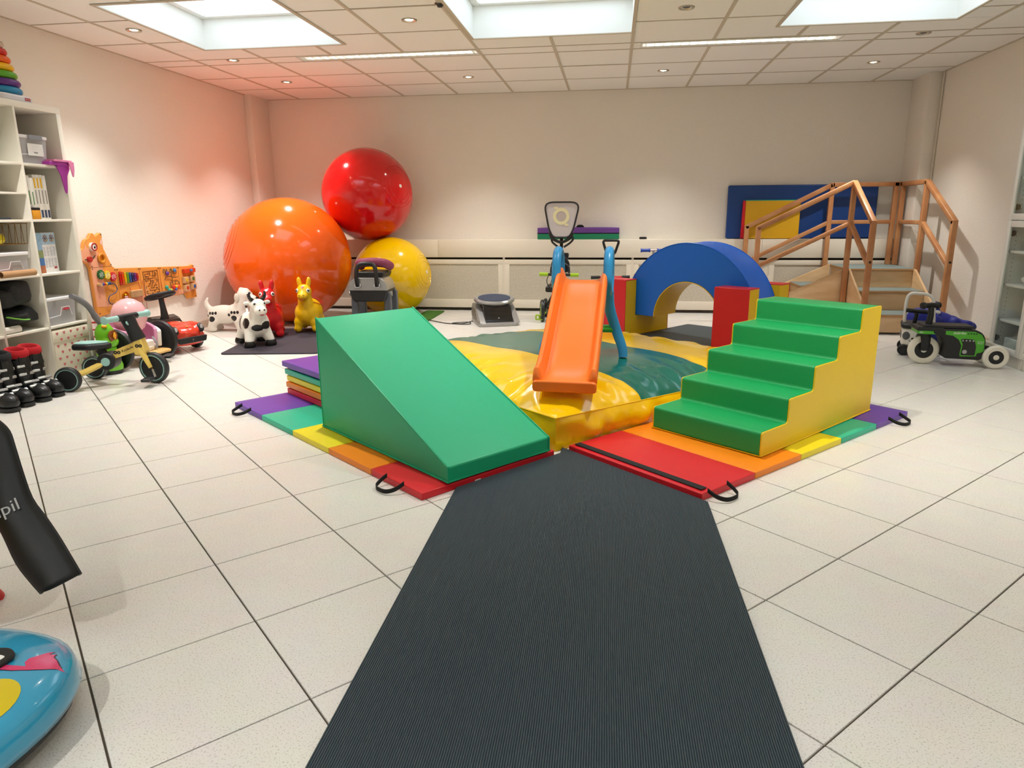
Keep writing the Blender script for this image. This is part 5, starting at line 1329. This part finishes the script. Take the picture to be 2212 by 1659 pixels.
ms = disc('cymbal', 5.338, .452, .036, M('brass', 'd0a02c', rough=.15, metal=1), .034, .044); MB().ell((.046, 5.338, .452), (.012, .022, .022), 16, 10).build('cymbal_dome', M('brass', 'd0a02c', rough=.15, metal=1), ms)
br = MB().span((.031, 5.402, .428), (.055, 5.545, .488)).build('guiro_block', wood_mat('pale_wood', 'c49a6a', 'd8b284'), bb, bev=.004)
rg = MB()
for k in range(16): rg.span((.055, 5.41 + .0082 * k, .436), (.058, 5.4145 + .0082 * k, .482))
rg.build('ridges', wood_mat('pale_wood', 'c49a6a', 'd8b284'), br, smooth=False)
# maze
mz = MB(); rr_ = random.Random(11); DARK = M('maze_groove', '2c1c12', rough=.8)
nx_, nz_ = 9, 10; y0_, z0_ = 5.604, .418; dy_, dz_ = .022, .0212
for i in range(nx_ + 1):
    for j in range(nz_ + 1):
        y = y0_ + i * dy_; z = z0_ + j * dz_
        if i < nx_ and (j in (0, nz_) or rr_.random() < .45): mz.span((.0302, y, z - .0018), (.0325, y + dy_, z + .0018))
        if j < nz_ and (i in (0, nx_) or rr_.random() < .45): mz.span((.0302, y - .0018, z), (.0325, y + .0018, z + dz_))
mz.build('maze', DARK, bb, smooth=False)
MB().span((.033, 5.59, .402), (.035, 5.818, .645)).build('maze_window', glass_mat('maze_acrylic', 'ffffff', .04), bb, smooth=False)
# bead wires
WB = M('blue_wire', '3c4a72', rough=.4)
MB().tube(spline([(.05, 5.06, .575), (.05, 5.16, .575), (.05, 5.215, .56), (.05, 5.232, .52), (.05, 5.20, .492), (.05, 5.135, .475), (.05, 5.115, .44), (.05, 5.14, .408), (.05, 5.22, .408)], 6), .004, 8).build('bead_wire', WB, bb)
e = MB().cyl((.031, 5.045, .575), (.062, 5.045, .575), .016, n=16).build('wire_stop', wood_mat('pale_wood', 'c49a6a', 'd8b284'), bb); MB().cyl((.031, 5.23, .408), (.06, 5.23, .408), .013, n=16).build('wire_stop', wood_mat('pale_wood', 'c49a6a', 'd8b284'), bb)
for k, h in enumerate(('1d4a9c', 'c8281c', 'e8c81c', '2a62a8', '1e4480')): MB().ell((.05, 5.075 + .02 * k, .575), (.013, .0105, .013), 14, 10).build('bead', M('bead_' + h, h, rough=.35), bb)
WD = M('dark_wire', '3a3028', rough=.4)
for pts in ([(5.87, .60), (5.875, .628), (5.89, .632), (5.905, .60), (5.92, .63), (5.935, .60), (5.965, .596)], [(5.965, .60), (5.98, .63), (6.0, .61), (6.01, .585), (6.06, .585), (6.06, .625), (6.03, .628)], [(5.885, .535), (5.90, .56), (5.98, .565), (5.985, .625)], [(5.985, .57), (5.99, .548), (6.08, .548)], [(5.99, .55), (5.985, .505), (5.96, .505), (5.96, .45)], [(5.985, .52), (6.0, .46)], [(6.03, .48), (6.03, .51), (6.08, .505), (6.085, .46)]):
    MB().tube(spline([(.042, a, b) for a, b in pts], 4), .0028, 6).build('bead_wire', WD, bb)
for y, z, h, r in ((5.925, .592, '6a3a94', .020), (6.04, .612, '3a7fc0', .018), (5.895, .468, '22a08c', .018), (5.925, .436, '22a08c', .018), (5.955, .437, 'e2c23a', .013), (6.0, .458, 'cc2c20', .020), (6.035, .462, 'e8b81c', .016), (6.07, .455, 'e0501c', .022), (6.025, .438, '3a6ec0', .014)):
    MB().ell((.044, y, z), (.014, r, r), 14, 10).build('bead', M('bead_' + h, h, rough=.35), bb)
PW = wood_mat('pale_wood', 'c49a6a', 'd8b284')
for y, z, h in ((6.19, .507, 'd8b030'), (6.295, .512, '3f7a3a'), (6.19, .433, 'c0402c'), (6.305, .438, '2f5f9c')):
    b_ = MB().span((.031, y - .036, z - .030), (.060, y + .036, z + .030)).build('block', PW, bb, bev=.004); disc('block_window', y, z, .018, M('bead_' + h, h, rough=.2), .060, .063, b_)
b_ = MB().span((.031, 6.17, .572), (.062, 6.345, .612)).build('car_track', M('track_red', 'd0421e', rough=.45), bb, bev=.003); MB().span((.062, 6.25, .585), (.078, 6.275, .605)).build('track_car', M('bead_3a7fc0', '3a7fc0', rough=.35), b_, bev=.003)
for y, zt_, zb_ in ((5.41, .52, .40), (5.53, .55, .34), (5.58, .56, .30), (5.83, .55, .27)):
    MB().tube(spline([(.034, y, zt_), (.038, y + .008, (zt_ + zb_) / 2), (.03, y + .02, zb_)], 5), .0018, 5).build('red_cord', M('cord_red', 'c03a30', rough=.7), bb)

# ================================================================== TOYS IN FRONT OF THE SHELF
MINT = M('mint_plastic', '9cc8c0', rough=.4); YTR = M('pastel_yellow_paint', 'e3c362', rough=.4); MB2 = M('matt_black_plastic', '17181a', rough=.5)
BRN = M('print_black', '15120f', rough=.5)
yt = thing('toddler_trike', 'pastel yellow toddler trike with mint grips and black wheels', 'tricycle', (-3.500, 4.085, 0), math.radians(14.5))
def twheel(c, r, w, ax=(0, 1, 0)):
    t = wheel(yt, c, r, w, ax, MB2, MB2, hubr=.80)
    q = Vector(ax).normalized().to_track_quat('Z', 'Y').to_matrix().to_4x4()
    for s_ in (-1, 1): MB().lathe([(r * .77, s_ * w * .38), (r * .89, s_ * w * .38), (r * .89, s_ * w * .47), (r * .77, s_ * w * .47), (r * .77, s_ * w * .38)], 36, T(*c) @ q).build('rim_stripe', MINT, t)
    return t
twheel((0, -.185, .082), .082, .045); twheel((0, .185, .082), .082, .045)
twheel((.465, .0, .107), .107, .045, (.30, 1, 0))
for s_ in (-1, 1):
    MB().tube([(0, s_ * .15, .085), (.08, s_ * .10, .115), (.165, s_ * .02, .155)], [.026, .028, .026], 10, flat=.7).build('rear_fork', YTR, yt)
MB().cyl((.185, -.055, .165), (.185, .055, .165), .058, n=28).build('folding_hub', MB2, yt, bev=.006)
for s_ in (-1, 1): MB().cyl((.185, s_ * .055, .165), (.185, s_ * .060, .165), .028, n=24).build('hub_button', MINT, yt)
MB().tube([(.17, 0, .18), (.135, 0, .245)], .03, 12).build('seat_post', MB2, yt)
se = MB().prism(cap([(-.02, -.055), (.09, -.075), (.20, -.03), (.215, 0), (.20, .03), (.09, .075), (-.02, .055)], .02), .245, .285).build('seat', MB2, yt, bev=.014, seg=3)
MB().prism(cap([(-.005, -.045), (.085, -.062), (.185, -.02), (.195, 0), (.185, .02), (.085, .062), (-.005, .045)], .02), .284, .294).build('seat_pad', MINT, se, bev=.004)
fr_ = MB().prism(cap([(.215, .175), (.235, .235), (.405, .305), (.425, .24)], .006), -.028, .028, Rx(PI / 2)).build('frame_beam', YTR, yt, bev=.006)
text('Kinderkraft', .024, BRN, fr_, T(.335, -.0285, .248) @ Rx(PI / 2) @ Rz(math.radians(21)))
def logo(parent, x, z, m_):
    g = MB()
    for dx, r in ((-.011, .012), (.011, .011)): g.lathe([(.004, 0), (r, 0), (r, .001), (.004, .001), (.004, 0)], 16, m_ @ T(x + dx, z, 0))
    g.build('logo_print', BRN, parent)
logo(fr_, .253, .222, T(0, -.0282, 0) @ Rx(PI / 2))
for s_ in (-1, 1):
    MB().tube([(.385, s_ * .008, .30), (.415, s_ * .035, .22), (.458, s_ * .040, .115)], [.026, .022, .014], 10, flat=.6).build('fork_blade', YTR, yt)
fk = MB().prism(cap([(.365, .205), (.362, .31), (.415, .315), (.44, .22), (.425, .195)], .01), -.042, .042, Rx(PI / 2)).build('fork_crown', YTR, yt, bev=.012, seg=3)
logo(fk, .40, .265, T(0, -.0425, 0) @ Rx(PI / 2))
MB().tube([(.388, 0, .30), (.36, 0, .38), (.335, 0, .45)], [.050, .042, .046], 16).build('steering_head', MB2, yt)
hd = T(.332, 0, .455) @ Rz(math.radians(-20))
MB().cyl((0, -.085, 0), (0, .085, 0), .022, n=16, m=hd).build('handlebar', MB2, yt)
MB().torus(.020, .006, 24, 8, T(.356, -.020, .42) @ Rz(math.radians(-20)) @ Ry(math.radians(72)) @ Sc(.8, 1.3, 1)).build('handle_ring', MINT, yt)
for s_ in (-1, 1):
    MB().lathe([(0, 0), (.021, 0), (.019, .01), (.0185, .085), (.026, .098), (.026, .106), (0, .108)], 18, hd @ T(0, s_ * .085, 0) @ Rx(-s_ * PI / 2)).build('grip', MINT, yt)
    MB().tube([(.465, s_ * .03, .107), (.475, s_ * .055, .105), (.49, s_ * .06, .107 - s_ * -.055 if s_ > 0 else .055)], .007, 8).build('crank', CHR, yt)
    z = .162 if s_ > 0 else .052
    MB().prism(cap([(-.03, -.05), (.03, -.05), (.03, .05), (-.03, .05)], .012), -.009, .009, T(.492 + s_ * .03, s_ * .12, z)).build('pedal', MB2, yt, bev=.005)

# green walker toy with grey handle
wk = thing('baby_walker_toy', 'bright green crocodile push toy with a grey handle beside the shelf', 'push toy', (-3.575, 4.44, 0), math.radians(20)); wk.scale = (.88, .88, .95)
GRT = M('bright_green_toy', '6fbe1e', rough=.3)
m = MB(); m.ell((0, 0, .30), (.075, .07, .085)); m.ell((.01, 0, .24), (.085, .085, .05)); m.ell((0, 0, .355), (.05, .05, .04))
blob('body', m, GRT, wk, .008, 6)
MB().lathe([(0, .03), (.10, .03), (.105, .06), (.085, .12), (.07, .20), (0, .20)], 28, Sc(1, .9, 1)).build('base', GRT, wk)
MB().lathe([(0, .0), (.095, .0), (.10, .03), (0, .032)], 28, Sc(1, .9, 1)).build('base_rim', MB2, wk)
MB().tube(spline([(.0, .0, .37), (-.035, -.03, .43), (-.06, -.10, .53), (-.10, -.20, .60), (-.115, -.24, .615)], 6), [.026] * 8 + [.022] * 10 + [.019] * 7, 12).build('handle', M('grey_soft_handle', '77777a', rough=.5), wk)
MB().lathe([(0, 0), (.045, 0), (.045, .01), (0, .014)], 24, T(.066, -.035, .29) @ Rz(math.radians(-25)) @ Ry(PI / 2)).build('drum_window', M('brown_amber', '8a4a1c', rough=.2), wk)
m = MB()
for k in range(4): m.ell((.085, -.04 + .014 * math.cos(k * 1.57), .29 + .014 * math.sin(k * 1.57)), (.008, .013, .013))
m.build('flower_knob', M('toy_orange_yellow', 'f0a81c', rough=.35), wk)
MB().ell((.02, -.05, .365), (.022, .02, .012), 14, 8).build('top_button', M('toy_orange_yellow', 'f0a81c', rough=.35), wk)
for a in (-.03, .03): MB().ell((.085, a - .055, .10), (.012, .012, .016), 12, 8).build('eye', EYEW, wk)
for a in (-.03, .03): MB().ell((.096, a - .058, .10), (.005, .006, .008), 10, 6).build('pupil', EYEB, wk)
for a, b in ((-.09, .075), (.09, .075)): wheel(wk, (-.02, a, .045), .045, .03, (0, 1, 0), MB2, M('toy_orange_yellow', 'f0a81c', rough=.35))
MB().ell((-.01, .0, .405), (.018, .018, .018), 12, 8).build('handle_joint', EYEW, wk)
rp = MB()
for k in range(6): rp.prism([(-.05, 0), (.05, 0), (.06, .018), (-.05, .012)], 0, .012, T(-.06, .09, .10 + .055 * k) @ Rx(PI / 2))
rp.build('red_trim', M('toy_red', 'cc2a2a', rough=.4), wk)

# wooden kart with pink seat and balloon
kt = thing('doll_kart', 'wooden kart with big black wheels and a white and pink child seat', 'ride-on toy', (-3.635, 4.80, 0), math.radians(-6))
wheel(kt, (.06, -.228, .15), .15, .045, (0, 1, 0), MB2, DKG, hubr=.74, cap_m=SILV, capr=.12); wheel(kt, (.06, .228, .15), .15, .045, (0, 1, 0), MB2, DKG, hubr=.74, cap_m=SILV, capr=.12)
MB().cyl((.06, -.228, .15), (.06, .228, .15), .01, n=10).build('axle', SILV, kt)
for s_ in (-1, 1):
    sp_ = MB()
    for k in range(5): sp_.box((.055, 0, 0), (.09, .014, .008), T(.06, s_ * .253, .15) @ Ry(k * 2 * PI / 5) if 0 else T(.06, s_ * .253, .15) @ Ry(k * 2 * PI / 5))
    sp_.build('spokes', DKG, kt)
bd = MB().prism(cap([(-.12, -.14), (.20, -.14), (.26, -.10), (.26, .10), (.20, .14), (-.12, .14)], .03), .085, .10).build('deck_board', wood_mat('honey_wood', 'd0a25c', 'e2ba78'), kt, bev=.003)
MB().prism(cap([(.10, -.04), (.19, -.04), (.19, .04), (.10, .04)], .005), .0405, .085).build('deck_block', wood_mat('honey_wood', 'd0a25c', 'e2ba78'), bd, bev=.003)
wheel(kt, (.145, .0, .028), .028, .03, (0, 1, 0), MB2, DKG)
WS = M('white_seat_plastic', 'efe9e4', rough=.4); PK = M('pink_seat_plastic', 'e19cc0', rough=.4)
def seat_ring(z0, z1, r0, r1, nm, mt, lo=.0):
    m = MB(); n = 40; vs = []
    for i in range(n + 1):
        a = math.radians(40) + (2 * PI - math.radians(80)) * i / n
        back = .5 - .5 * math.cos(a); h = z0 + (z1 - z0) * (.45 + .55 * back)
        c_, s_ = math.cos(a), math.sin(a)
        vs += [(r0 * c_, r0 * s_, lo), (r1 * c_, r1 * s_, lo), (r1 * 1.04 * c_, r1 * 1.04 * s_, h), (r0 * 1.04 * c_, r0 * 1.04 * s_, h)]
    fs = [(4 * i + j, 4 * i + (j + 1) % 4, 4 * i + 4 + (j + 1) % 4, 4 * i + 4 + j) for i in range(n) for j in range(4)] + [(0, 1, 2, 3), (4 * n + 3, 4 * n + 2, 4 * n + 1, 4 * n)]
    o = m.add(vs, fs).build(nm, mt, kt, bev=.01, seg=3, ang=60); o.location = (.0, 0, .115); return o
seat_ring(.03, .21, .166, .196, 'seat_shell', WS); seat_ring(.04, .235, .145, .169, 'seat_lining', PK, .02)
o = MB().lathe([(0, .100), (.15, .100), (.16, .13), (.14, .15), (0, .145)], 36).build('seat_base', WS, kt)
MB().lathe([(0, .146), (.10, .148), (.10, .156), (0, .154)], 32).build('seat_pad', PK, kt)
MB().prism(cap([(-.05, 0), (.05, 0), (.05, .085), (-.05, .085)], .02), .10, .155, T(0, 0, .10) @ Rz(PI / 2) @ Rx(PI / 2)).build('pommel', WS, kt, bev=.012, seg=2)
MB().tube(spline([(.13, .06, .20), (.155, .065, .16), (.16, .06, .11)], 5), .012, 8, flat=.4).build('buckle_strap', M('grey_strap', '8d8d8f', rough=.6), kt)
MB().span((.165, -.10, .05), (.175, -.06, .10)).span((.165, -.105, .10), (.178, -.055, .13)).build('buckle', SILV, kt, bev=.003)
bn = thing('balloon', 'pale pink balloon resting in the child seat', 'balloon', (-3.625, 4.785, .225), 0)
MB().lathe([(0, .0), (.05, .01), (.098, .05), (.124, .12), (.122, .18), (.095, .235), (.045, .268), (.012, .277), (.009, .283), (.014, .291), (0, .293)], 40).build('skin', M('pale_pink_latex', 'eab2b6', rough=.25), bn, ang=80)

# red push car
pc = thing('push_car', 'red toy sports car with black steering wheel by the left wall', 'ride-on toy', (-3.655, 5.33, 0), math.radians(-20)); pc.scale = (1.0, 1.16, 1.22)
RC_ = M('car_red', 'd2361c', rough=.22, coat=.4)
m = MB(); m.ell((-.10, 0, .115), (.30, .15, .055)); m.ell((.06, 0, .125), (.185, .15, .062)); m.ell((.02, 0, .145), (.15, .13, .055)); m.ell((.10, .10, .155), (.115, .048, .040)); m.ell((.10, -.10, .155), (.115, .048, .040)); m.box((.08, 0, .09), (.24, .27, .06)); m.ell((.21, 0, .075), (.035, .135, .03)); m.ell((-.26, .095, .14), (.12, .05, .05)); m.ell((-.26, -.095, .14), (.12, .05, .05)); m.box((-.2, 0, .10), (.3, .22, .06))
blob('body', m, RC_, pc, .011, 6)
for x, r in ((.06, .078), (-.26, .082)):
    for s_ in (-1, 1): wheel(pc, (x, s_ * .145, r), r, .06, (0, 1, 0), MB2, DKG, hubr=.7, cap_m=SILV, capr=.15)
gl = MB().prism(cap([(-.11, .055), (.11, .055), (.12, .095), (-.12, .095)], .01), .235, .252, T(0, 0, .012) @ Rz(PI / 2) @ Rx(PI / 2)).build('grille', MB2, pc, bev=.004)
text('II', .02, SILV, gl, T(.2525, 0, .087) @ Rz(PI / 2) @ Rx(PI / 2))
for s_ in (-1, 1):
    h_ = MB().ell((0, 0, 0), (.02, .028, .034), 20, 12, T(.195, s_ * .105, .155) @ Ry(math.radians(-35))).build('headlight', MB2, pc); MB().ell((0, 0, 0), (.008, .014, .016), 14, 8, T(.214, s_ * .105, .163)).build('lens', M('lens_silver', 'c8ccd0', rough=.1, metal=.6), h_)
MB().ell((.185, 0, .172), (.012, .009, .004), 14, 8).build('hood_badge', M('badge_gold', 'd2a03c', rough=.3, metal=.5), pc)
MB().prism(cap([(-.16, .14), (.02, .155), (-.05, .215), (-.12, .235), (-.18, .22)], .012), -.10, .10, Rx(PI / 2)).build('windscreen', M('piano_black', '0a0a0b', rough=.12, coat=.5), pc, bev=.012, seg=2)
MB().prism(cap([(-.36, .15), (-.17, .15), (-.17, .185), (-.36, .20)], .02), -.08, .08, Rx(PI / 2)).build('seat', MB2, pc, bev=.012)
MB().tube([(-.075, 0, .20), (-.085, 0, .28), (-.10, 0, .355)], [.032, .022, .018], 14).build('steering_column', MB2, pc)
sw = T(-.105, 0, .372) @ Rz(math.radians(10)) @ Ry(math.radians(-14))
e = MB().torus(.098, .014, 36, 10, sw).build('steering_wheel', MB2, pc); MB().box((0, 0, 0), (.03, .19, .014), sw).lathe([(0, -.012), (.03, -.012), (.03, .012), (0, .016)], 20, sw).build('spoke', MB2, e)

# ================================================================== SKI BOOTS
BOOT = M('black_boot_shell', '151618', rough=.35); BLIN = M('red_felt_liner', 'b4141e', rough=.9); BLK2 = M('black_liner', '1e1e20', rough=.9)
def boot(label, toe, rz, liner):
    t = thing('ski_boot', label, 'ski boot', (toe[0], toe[1], 0), rz, 'ski boots in front of the shelf')
    # local: toe at x=0 pointing +x, heel at x=-.27
    MB().prism(cap([(-.275, -.042), (-.04, -.05), (.0, -.03), (.0, .03), (-.04, .05), (-.275, .042)], .025), 0, .026).build('sole', BOOT, t, bev=.005)
    m = MB(); m.ell((-.20, 0, .075), (.085, .052, .068)); m.ell((-.09, 0, .062), (.105, .053, .048)); m.ell((-.05, 0, .05), (.062, .05, .034)); m.tube([(-.21, 0, .08), (-.20, 0, .16), (-.215, 0, .25)], [.062, .060, .066], 16)
    blob('shell', m, BOOT, t, .009, 4)
    MB().lathe([(.058, .0), (.064, .0), (.068, .05), (.060, .05), (.054, .0)], 28, T(-.213, 0, .235) @ Ry(math.radians(-6)) @ Sc(1.05, .92, 1)).build('cuff', BOOT, t)
    MB().torus(.054, .016, 32, 10, T(-.216, 0, .288) @ Ry(math.radians(8)) @ Sc(1.05, .95, 1), .03).build('liner', liner, t)
    MB().prism(cap([(-.035, .0), (.035, 0), (.03, .11), (-.03, .11)], .012), -.006, .006, T(-.148, 0, .20) @ Ry(math.radians(-8)) @ Rz(PI / 2) @ Rx(PI / 2)).build('tongue', BOOT, t, bev=.004)
    for x, z, a in ((-.155, .215, 0), (-.150, .165, 0), (-.115, .118, .5), (-.07, .095, .8)):
        b_ = MB().box((0, 0, 0), (.012, .085, .018), T(x, -.0, z) @ Ry(-a - .1)).build('buckle', SILV, t, bev=.003)
        MB().box((.008, -.03, 0), (.010, .045, .014), T(x, -.0, z) @ Ry(-a - .1)).build('lever', M('buckle_white', 'cfcfcb', rough=.35), b_, bev=.002)
    MB().ell((-.035, 0, .084), (.022, .018, .006), 16, 8).build('toe_plate', CHR, t)
    return t
boot('black ski boot nearest the viewer, at the left edge', (-3.405, 3.435), math.radians(-14), BLK2)
boot('second black ski boot with black liner', (-3.415, 3.553), math.radians(-12), BLK2)
boot('black ski boot with red liner, nearer of the red-lined pair', (-3.405, 3.672), math.radians(-12), BLIN)
boot('black ski boot with red liner, farther of the red-lined pair', (-3.415, 3.79), math.radians(-10), BLIN)

# ================================================================== NEAR LEFT EDGE
# blue ride-on car with flamingo print
fc = thing('swing_car', 'glossy blue ride-on car with a flamingo and black name plate in the lower left corner', 'ride-on toy', (-1.395, .985, 0), math.radians(84))
CY = M('glossy_sky_blue', '2f9cc4', rough=.15, coat=.5)
Lc, Wc = .33, .265
def car_top(x, y):
    e = (abs(x / Lc) ** 2.5 + abs(y / Wc) ** 2.5)
    return .105 + .075 * max(0, 1 - e) ** .42
m = MB(); n = 40; vs = []; 
for i in range(n + 1):
    for j in range(49):
        rr = (i / n) ** .6; a = 2 * PI * j / 48
        ce, se_ = math.cos(a), math.sin(a)
        x = Lc * rr * math.copysign(abs(ce) ** .8, ce); y = Wc * rr * math.copysign(abs(se_) ** .8, se_)
        vs.append((x, y, car_top(x, y)))
fs = [(i * 49 + j, i * 49 + j + 1, (i + 1) * 49 + j + 1, (i + 1) * 49 + j) for i in range(n) for j in range(48)]
o = n * 49; b0 = len(vs)
for j in range(49):
    v = vs[o + j]; vs.append((v[0] * 1.015, v[1] * 1.02, .085)); vs.append((v[0] * .99, v[1] * .985, .062)); vs.append((v[0] * .9, v[1] * .88, .055))
fs += [(o + j, o + j + 1, b0 + 3 * j + 3, b0 + 3 * j) for j in range(48)] + [(b0 + 3 * j + k, b0 + 3 * j + 3 + k, b0 + 3 * j + 4 + k, b0 + 3 * j + 1 + k) for j in range(48) for k in (0, 1)]
m.add(vs, fs); o_ = m.build('body', CY, fc, ang=70)
m = MB().prism([(.97 * Lc * math.copysign(abs(math.cos(a)) ** .8, math.cos(a)), .95 * Wc * math.copysign(abs(math.sin(a)) ** .8, math.sin(a))) for a in [2 * PI * k / 48 for k in range(48)]], .040, .058); m.build('underside', MB2, fc, bev=.006)
for x, y in ((.15, -.10), (.15, .10), (-.20, -.11), (-.20, .11)): wheel(fc, (x, y, .030), .030, .03, (0, 1, 0), MB2, DKG)
def draped(nm, poly, mt, lift, parent=fc):
    """printed shape following the top surface"""
    bm = bmesh.new(); vv = [bm.verts.new((p[0], p[1], 0)) for p in poly]; f = bm.faces.new(vv)
    bmesh.ops.triangulate(bm, faces=[f]); 
    for _ in range(3): bmesh.ops.subdivide_edges(bm, edges=[e for e in bm.edges if e.calc_length() > .02], cuts=1, use_grid_fill=False); bmesh.ops.triangulate(bm, faces=bm.faces)
    for v in bm.verts: v.co.z = car_top(v.co.x, v.co.y) + lift
    me = bpy.data.meshes.new(nm); bm.to_mesh(me); bm.free()
    if me.polygons and me.polygons[0].normal.z < 0: me.flip_normals()
    return obj(nm, me, mt, parent, ang=180)
FPK = M('flamingo_pink', 'd83a6c', rough=.2); FDK = M('flamingo_outline', '3c1428', rough=.3)
def fl(p, sx=.080, sy=.080, ox=.165, oy=-.105): return [(ox + y * sy, oy - x * sx) for x, y in p]
body_f = [(.45, .55), (.52, .86), (.60, .98), (.62, .80), (.72, .92), (.78, .78), (.95, .72), (1.15, .60), (1.38, .55), (1.20, .45), (1.02, .22), (.80, .02), (.50, -.18), (.15, -.30), (-.10, -.42), (-.22, -.62), (-.28, -.56), (-.18, -.28), (.10, -.10), (.42, .02), (.62, .10), (.46, .22), (.40, .40)]
draped('flamingo_outline', fl([(x * 1.0 + (x - .5) * .05, y + (y - .2) * .06) for x, y in body_f]), FDK, .0006)
draped('flamingo_body', fl(body_f), FPK, .0010)
draped('flamingo_head', fl([(-.28, -.52), (-.12, -.48), (.0, -.58), (.02, -.72), (-.10, -.80), (-.26, -.72)]), FPK, .0011)
draped('flamingo_beak', fl([(.0, -.58), (.16, -.66), (.30, -.64), (.46, -.56), (.34, -.76), (.14, -.86), (-.04, -.80)]), FDK, .0012)
draped('flamingo_beak_base', fl([(-.02, -.62), (.12, -.68), (.06, -.80), (-.06, -.76)]), M('beak_orange', 'e0712c', rough=.3), .0014)
draped('flamingo_eye', fl(circ(.05, 14, -.12, -.62)), EYEW, .0014); draped('flamingo_pupil', fl(circ(.025, 12, -.11, -.62)), EYEB, .0018)
draped('yellow_oval', [(.045 + .085 * math.cos(a), -.175 + .055 * math.sin(a)) for a in [2 * PI * k / 30 for k in range(30)]], M('sun_yellow_print', 'd8c020', rough=.2), .0012)
pl_ = MB().prism(cap([(-.17, -.032), (.10, -.032), (.115, 0), (.10, .032), (-.17, .032)], .015), 0, .012, T(.085, -.088, .1715) @ Rx(math.radians(4))).build('name_plate', MB2, fc, bev=.004)
MB().prism(cap([(-.15, -.020), (.085, -.020), (.085, .020), (-.15, .020)], .006), .012, .0128, T(.085, -.088, .1715) @ Rx(math.radians(4))).build('plate_inlay', EYEW, pl_, smooth=False)
text('swingformobil', .032, M('plate_grey', '5a5a60', rough=.5), pl_, T(.058, -.089, .1848) @ Rx(math.radians(4)), align='CENTER')
MB().lathe([(0, 0), (.006, 0), (.006, .002), (.003, .003), (0, .003)], 14, T(.20, -.142, .088) @ Rx(PI / 2)).build('rivet', EYEW, fc)

# black swim fin leaning against a yellow and red seat
ys = thing('toy_seat', 'yellow plastic toy with red legs cut off by the left edge', 'ride-on toy', (-1.735, 1.36, 0), 0)
m = MB(); m.ell((0, 0, .345), (.165, .10, .12)); m.ell((-.08, 0, .40), (.14, .09, .12)); blob('body', m, M('toy_sun_yellow', 'e8c414', rough=.35), ys, .016, 4)
for x, y in ((-.05, .255), (.03, -.13), (-.22, -.13), (-.25, .22)): MB().tube([(x * .5 - .03, y * .3, .30), (x, y, .0)], [.035, .024], 12).build('leg', M('toy_red', 'cc2a2a', rough=.4), ys)
FIN = M('black_neoprene', '0c0c0c', rough=.55, bump=(40, .1))
fn = thing('swim_fin', 'black swim fin hanging over the yellow toy at the left edge', 'swim fin', (-1.60, 1.55, .0), 0)
RE = [(-1.719, 1.646, .55), (-1.682, 1.637, .541), (-1.644, 1.624, .518), (-1.618, 1.606, .48), (-1.586, 1.583, .42), (-1.547, 1.559, .351), (-1.497, 1.542, .302), (-1.454, 1.525, .261), (-1.416, 1.508, .222), (-1.373, 1.49, .173)]
LE = [(-1.830, 1.60, .54), (-1.79, 1.60, .50), (-1.75, 1.585, .455), (-1.705, 1.565, .405), (-1.662, 1.54, .364), (-1.617, 1.51, .32), (-1.573, 1.488, .269), (-1.528, 1.465, .211), (-1.484, 1.451, .171), (-1.446, 1.439, .144)]
O_ = Vector((-1.60, 1.55, 0)); CAMP = Vector((0, 0, CAM_H))
RE = spline(RE, 3); LE = spline(LE, 3); vs = []; nf = len(RE)
for a_, b_ in zip(LE, RE):
    a_, b_ = Vector(a_), Vector(b_)
    for j in range(9):
        g = j / 8; vs.append(a_.lerp(b_, g) - O_ + Vector((-.004, -.022 * math.sin(PI * g), .004)))
fs = [(i * 9 + j, i * 9 + j + 1, (i + 1) * 9 + j + 1, (i + 1) * 9 + j) for i in range(nf - 1) for j in range(8)]
o = MB().add(vs, fs).build('blade', FIN, fn, ang=80); s = o.modifiers.new('thick', 'SOLIDIFY'); s.thickness = .006
for j in (0, 8): MB().tube([vs[i * 9 + j] for i in range(nf)], .006, 8).build('edge_rail', FIN, fn)
i_ = 15; c_ = Vector(vs[i_ * 9 + 4]); n_ = (Vector(vs[i_ * 9 + 7]) - Vector(vs[i_ * 9 + 1])).cross(Vector(vs[(i_ + 3) * 9 + 4]) - Vector(vs[(i_ - 3) * 9 + 4])).normalized()
if n_.y > 0: n_ = -n_
xa = (Vector(vs[i_ * 9 + 7]) - Vector(vs[i_ * 9 + 1])).normalized(); ya = n_.cross(xa)
mm = Matrix(((xa.x, ya.x, n_.x, c_.x + n_.x * .007), (xa.y, ya.y, n_.y, c_.y + n_.y * .007), (xa.z, ya.z, n_.z, c_.z + n_.z * .007), (0, 0, 0, 1)))
text('npil', .05, M('fin_print_grey', 'b9b9b9', rough=.6), fn, mm)
bpy.context.view_layer.update()
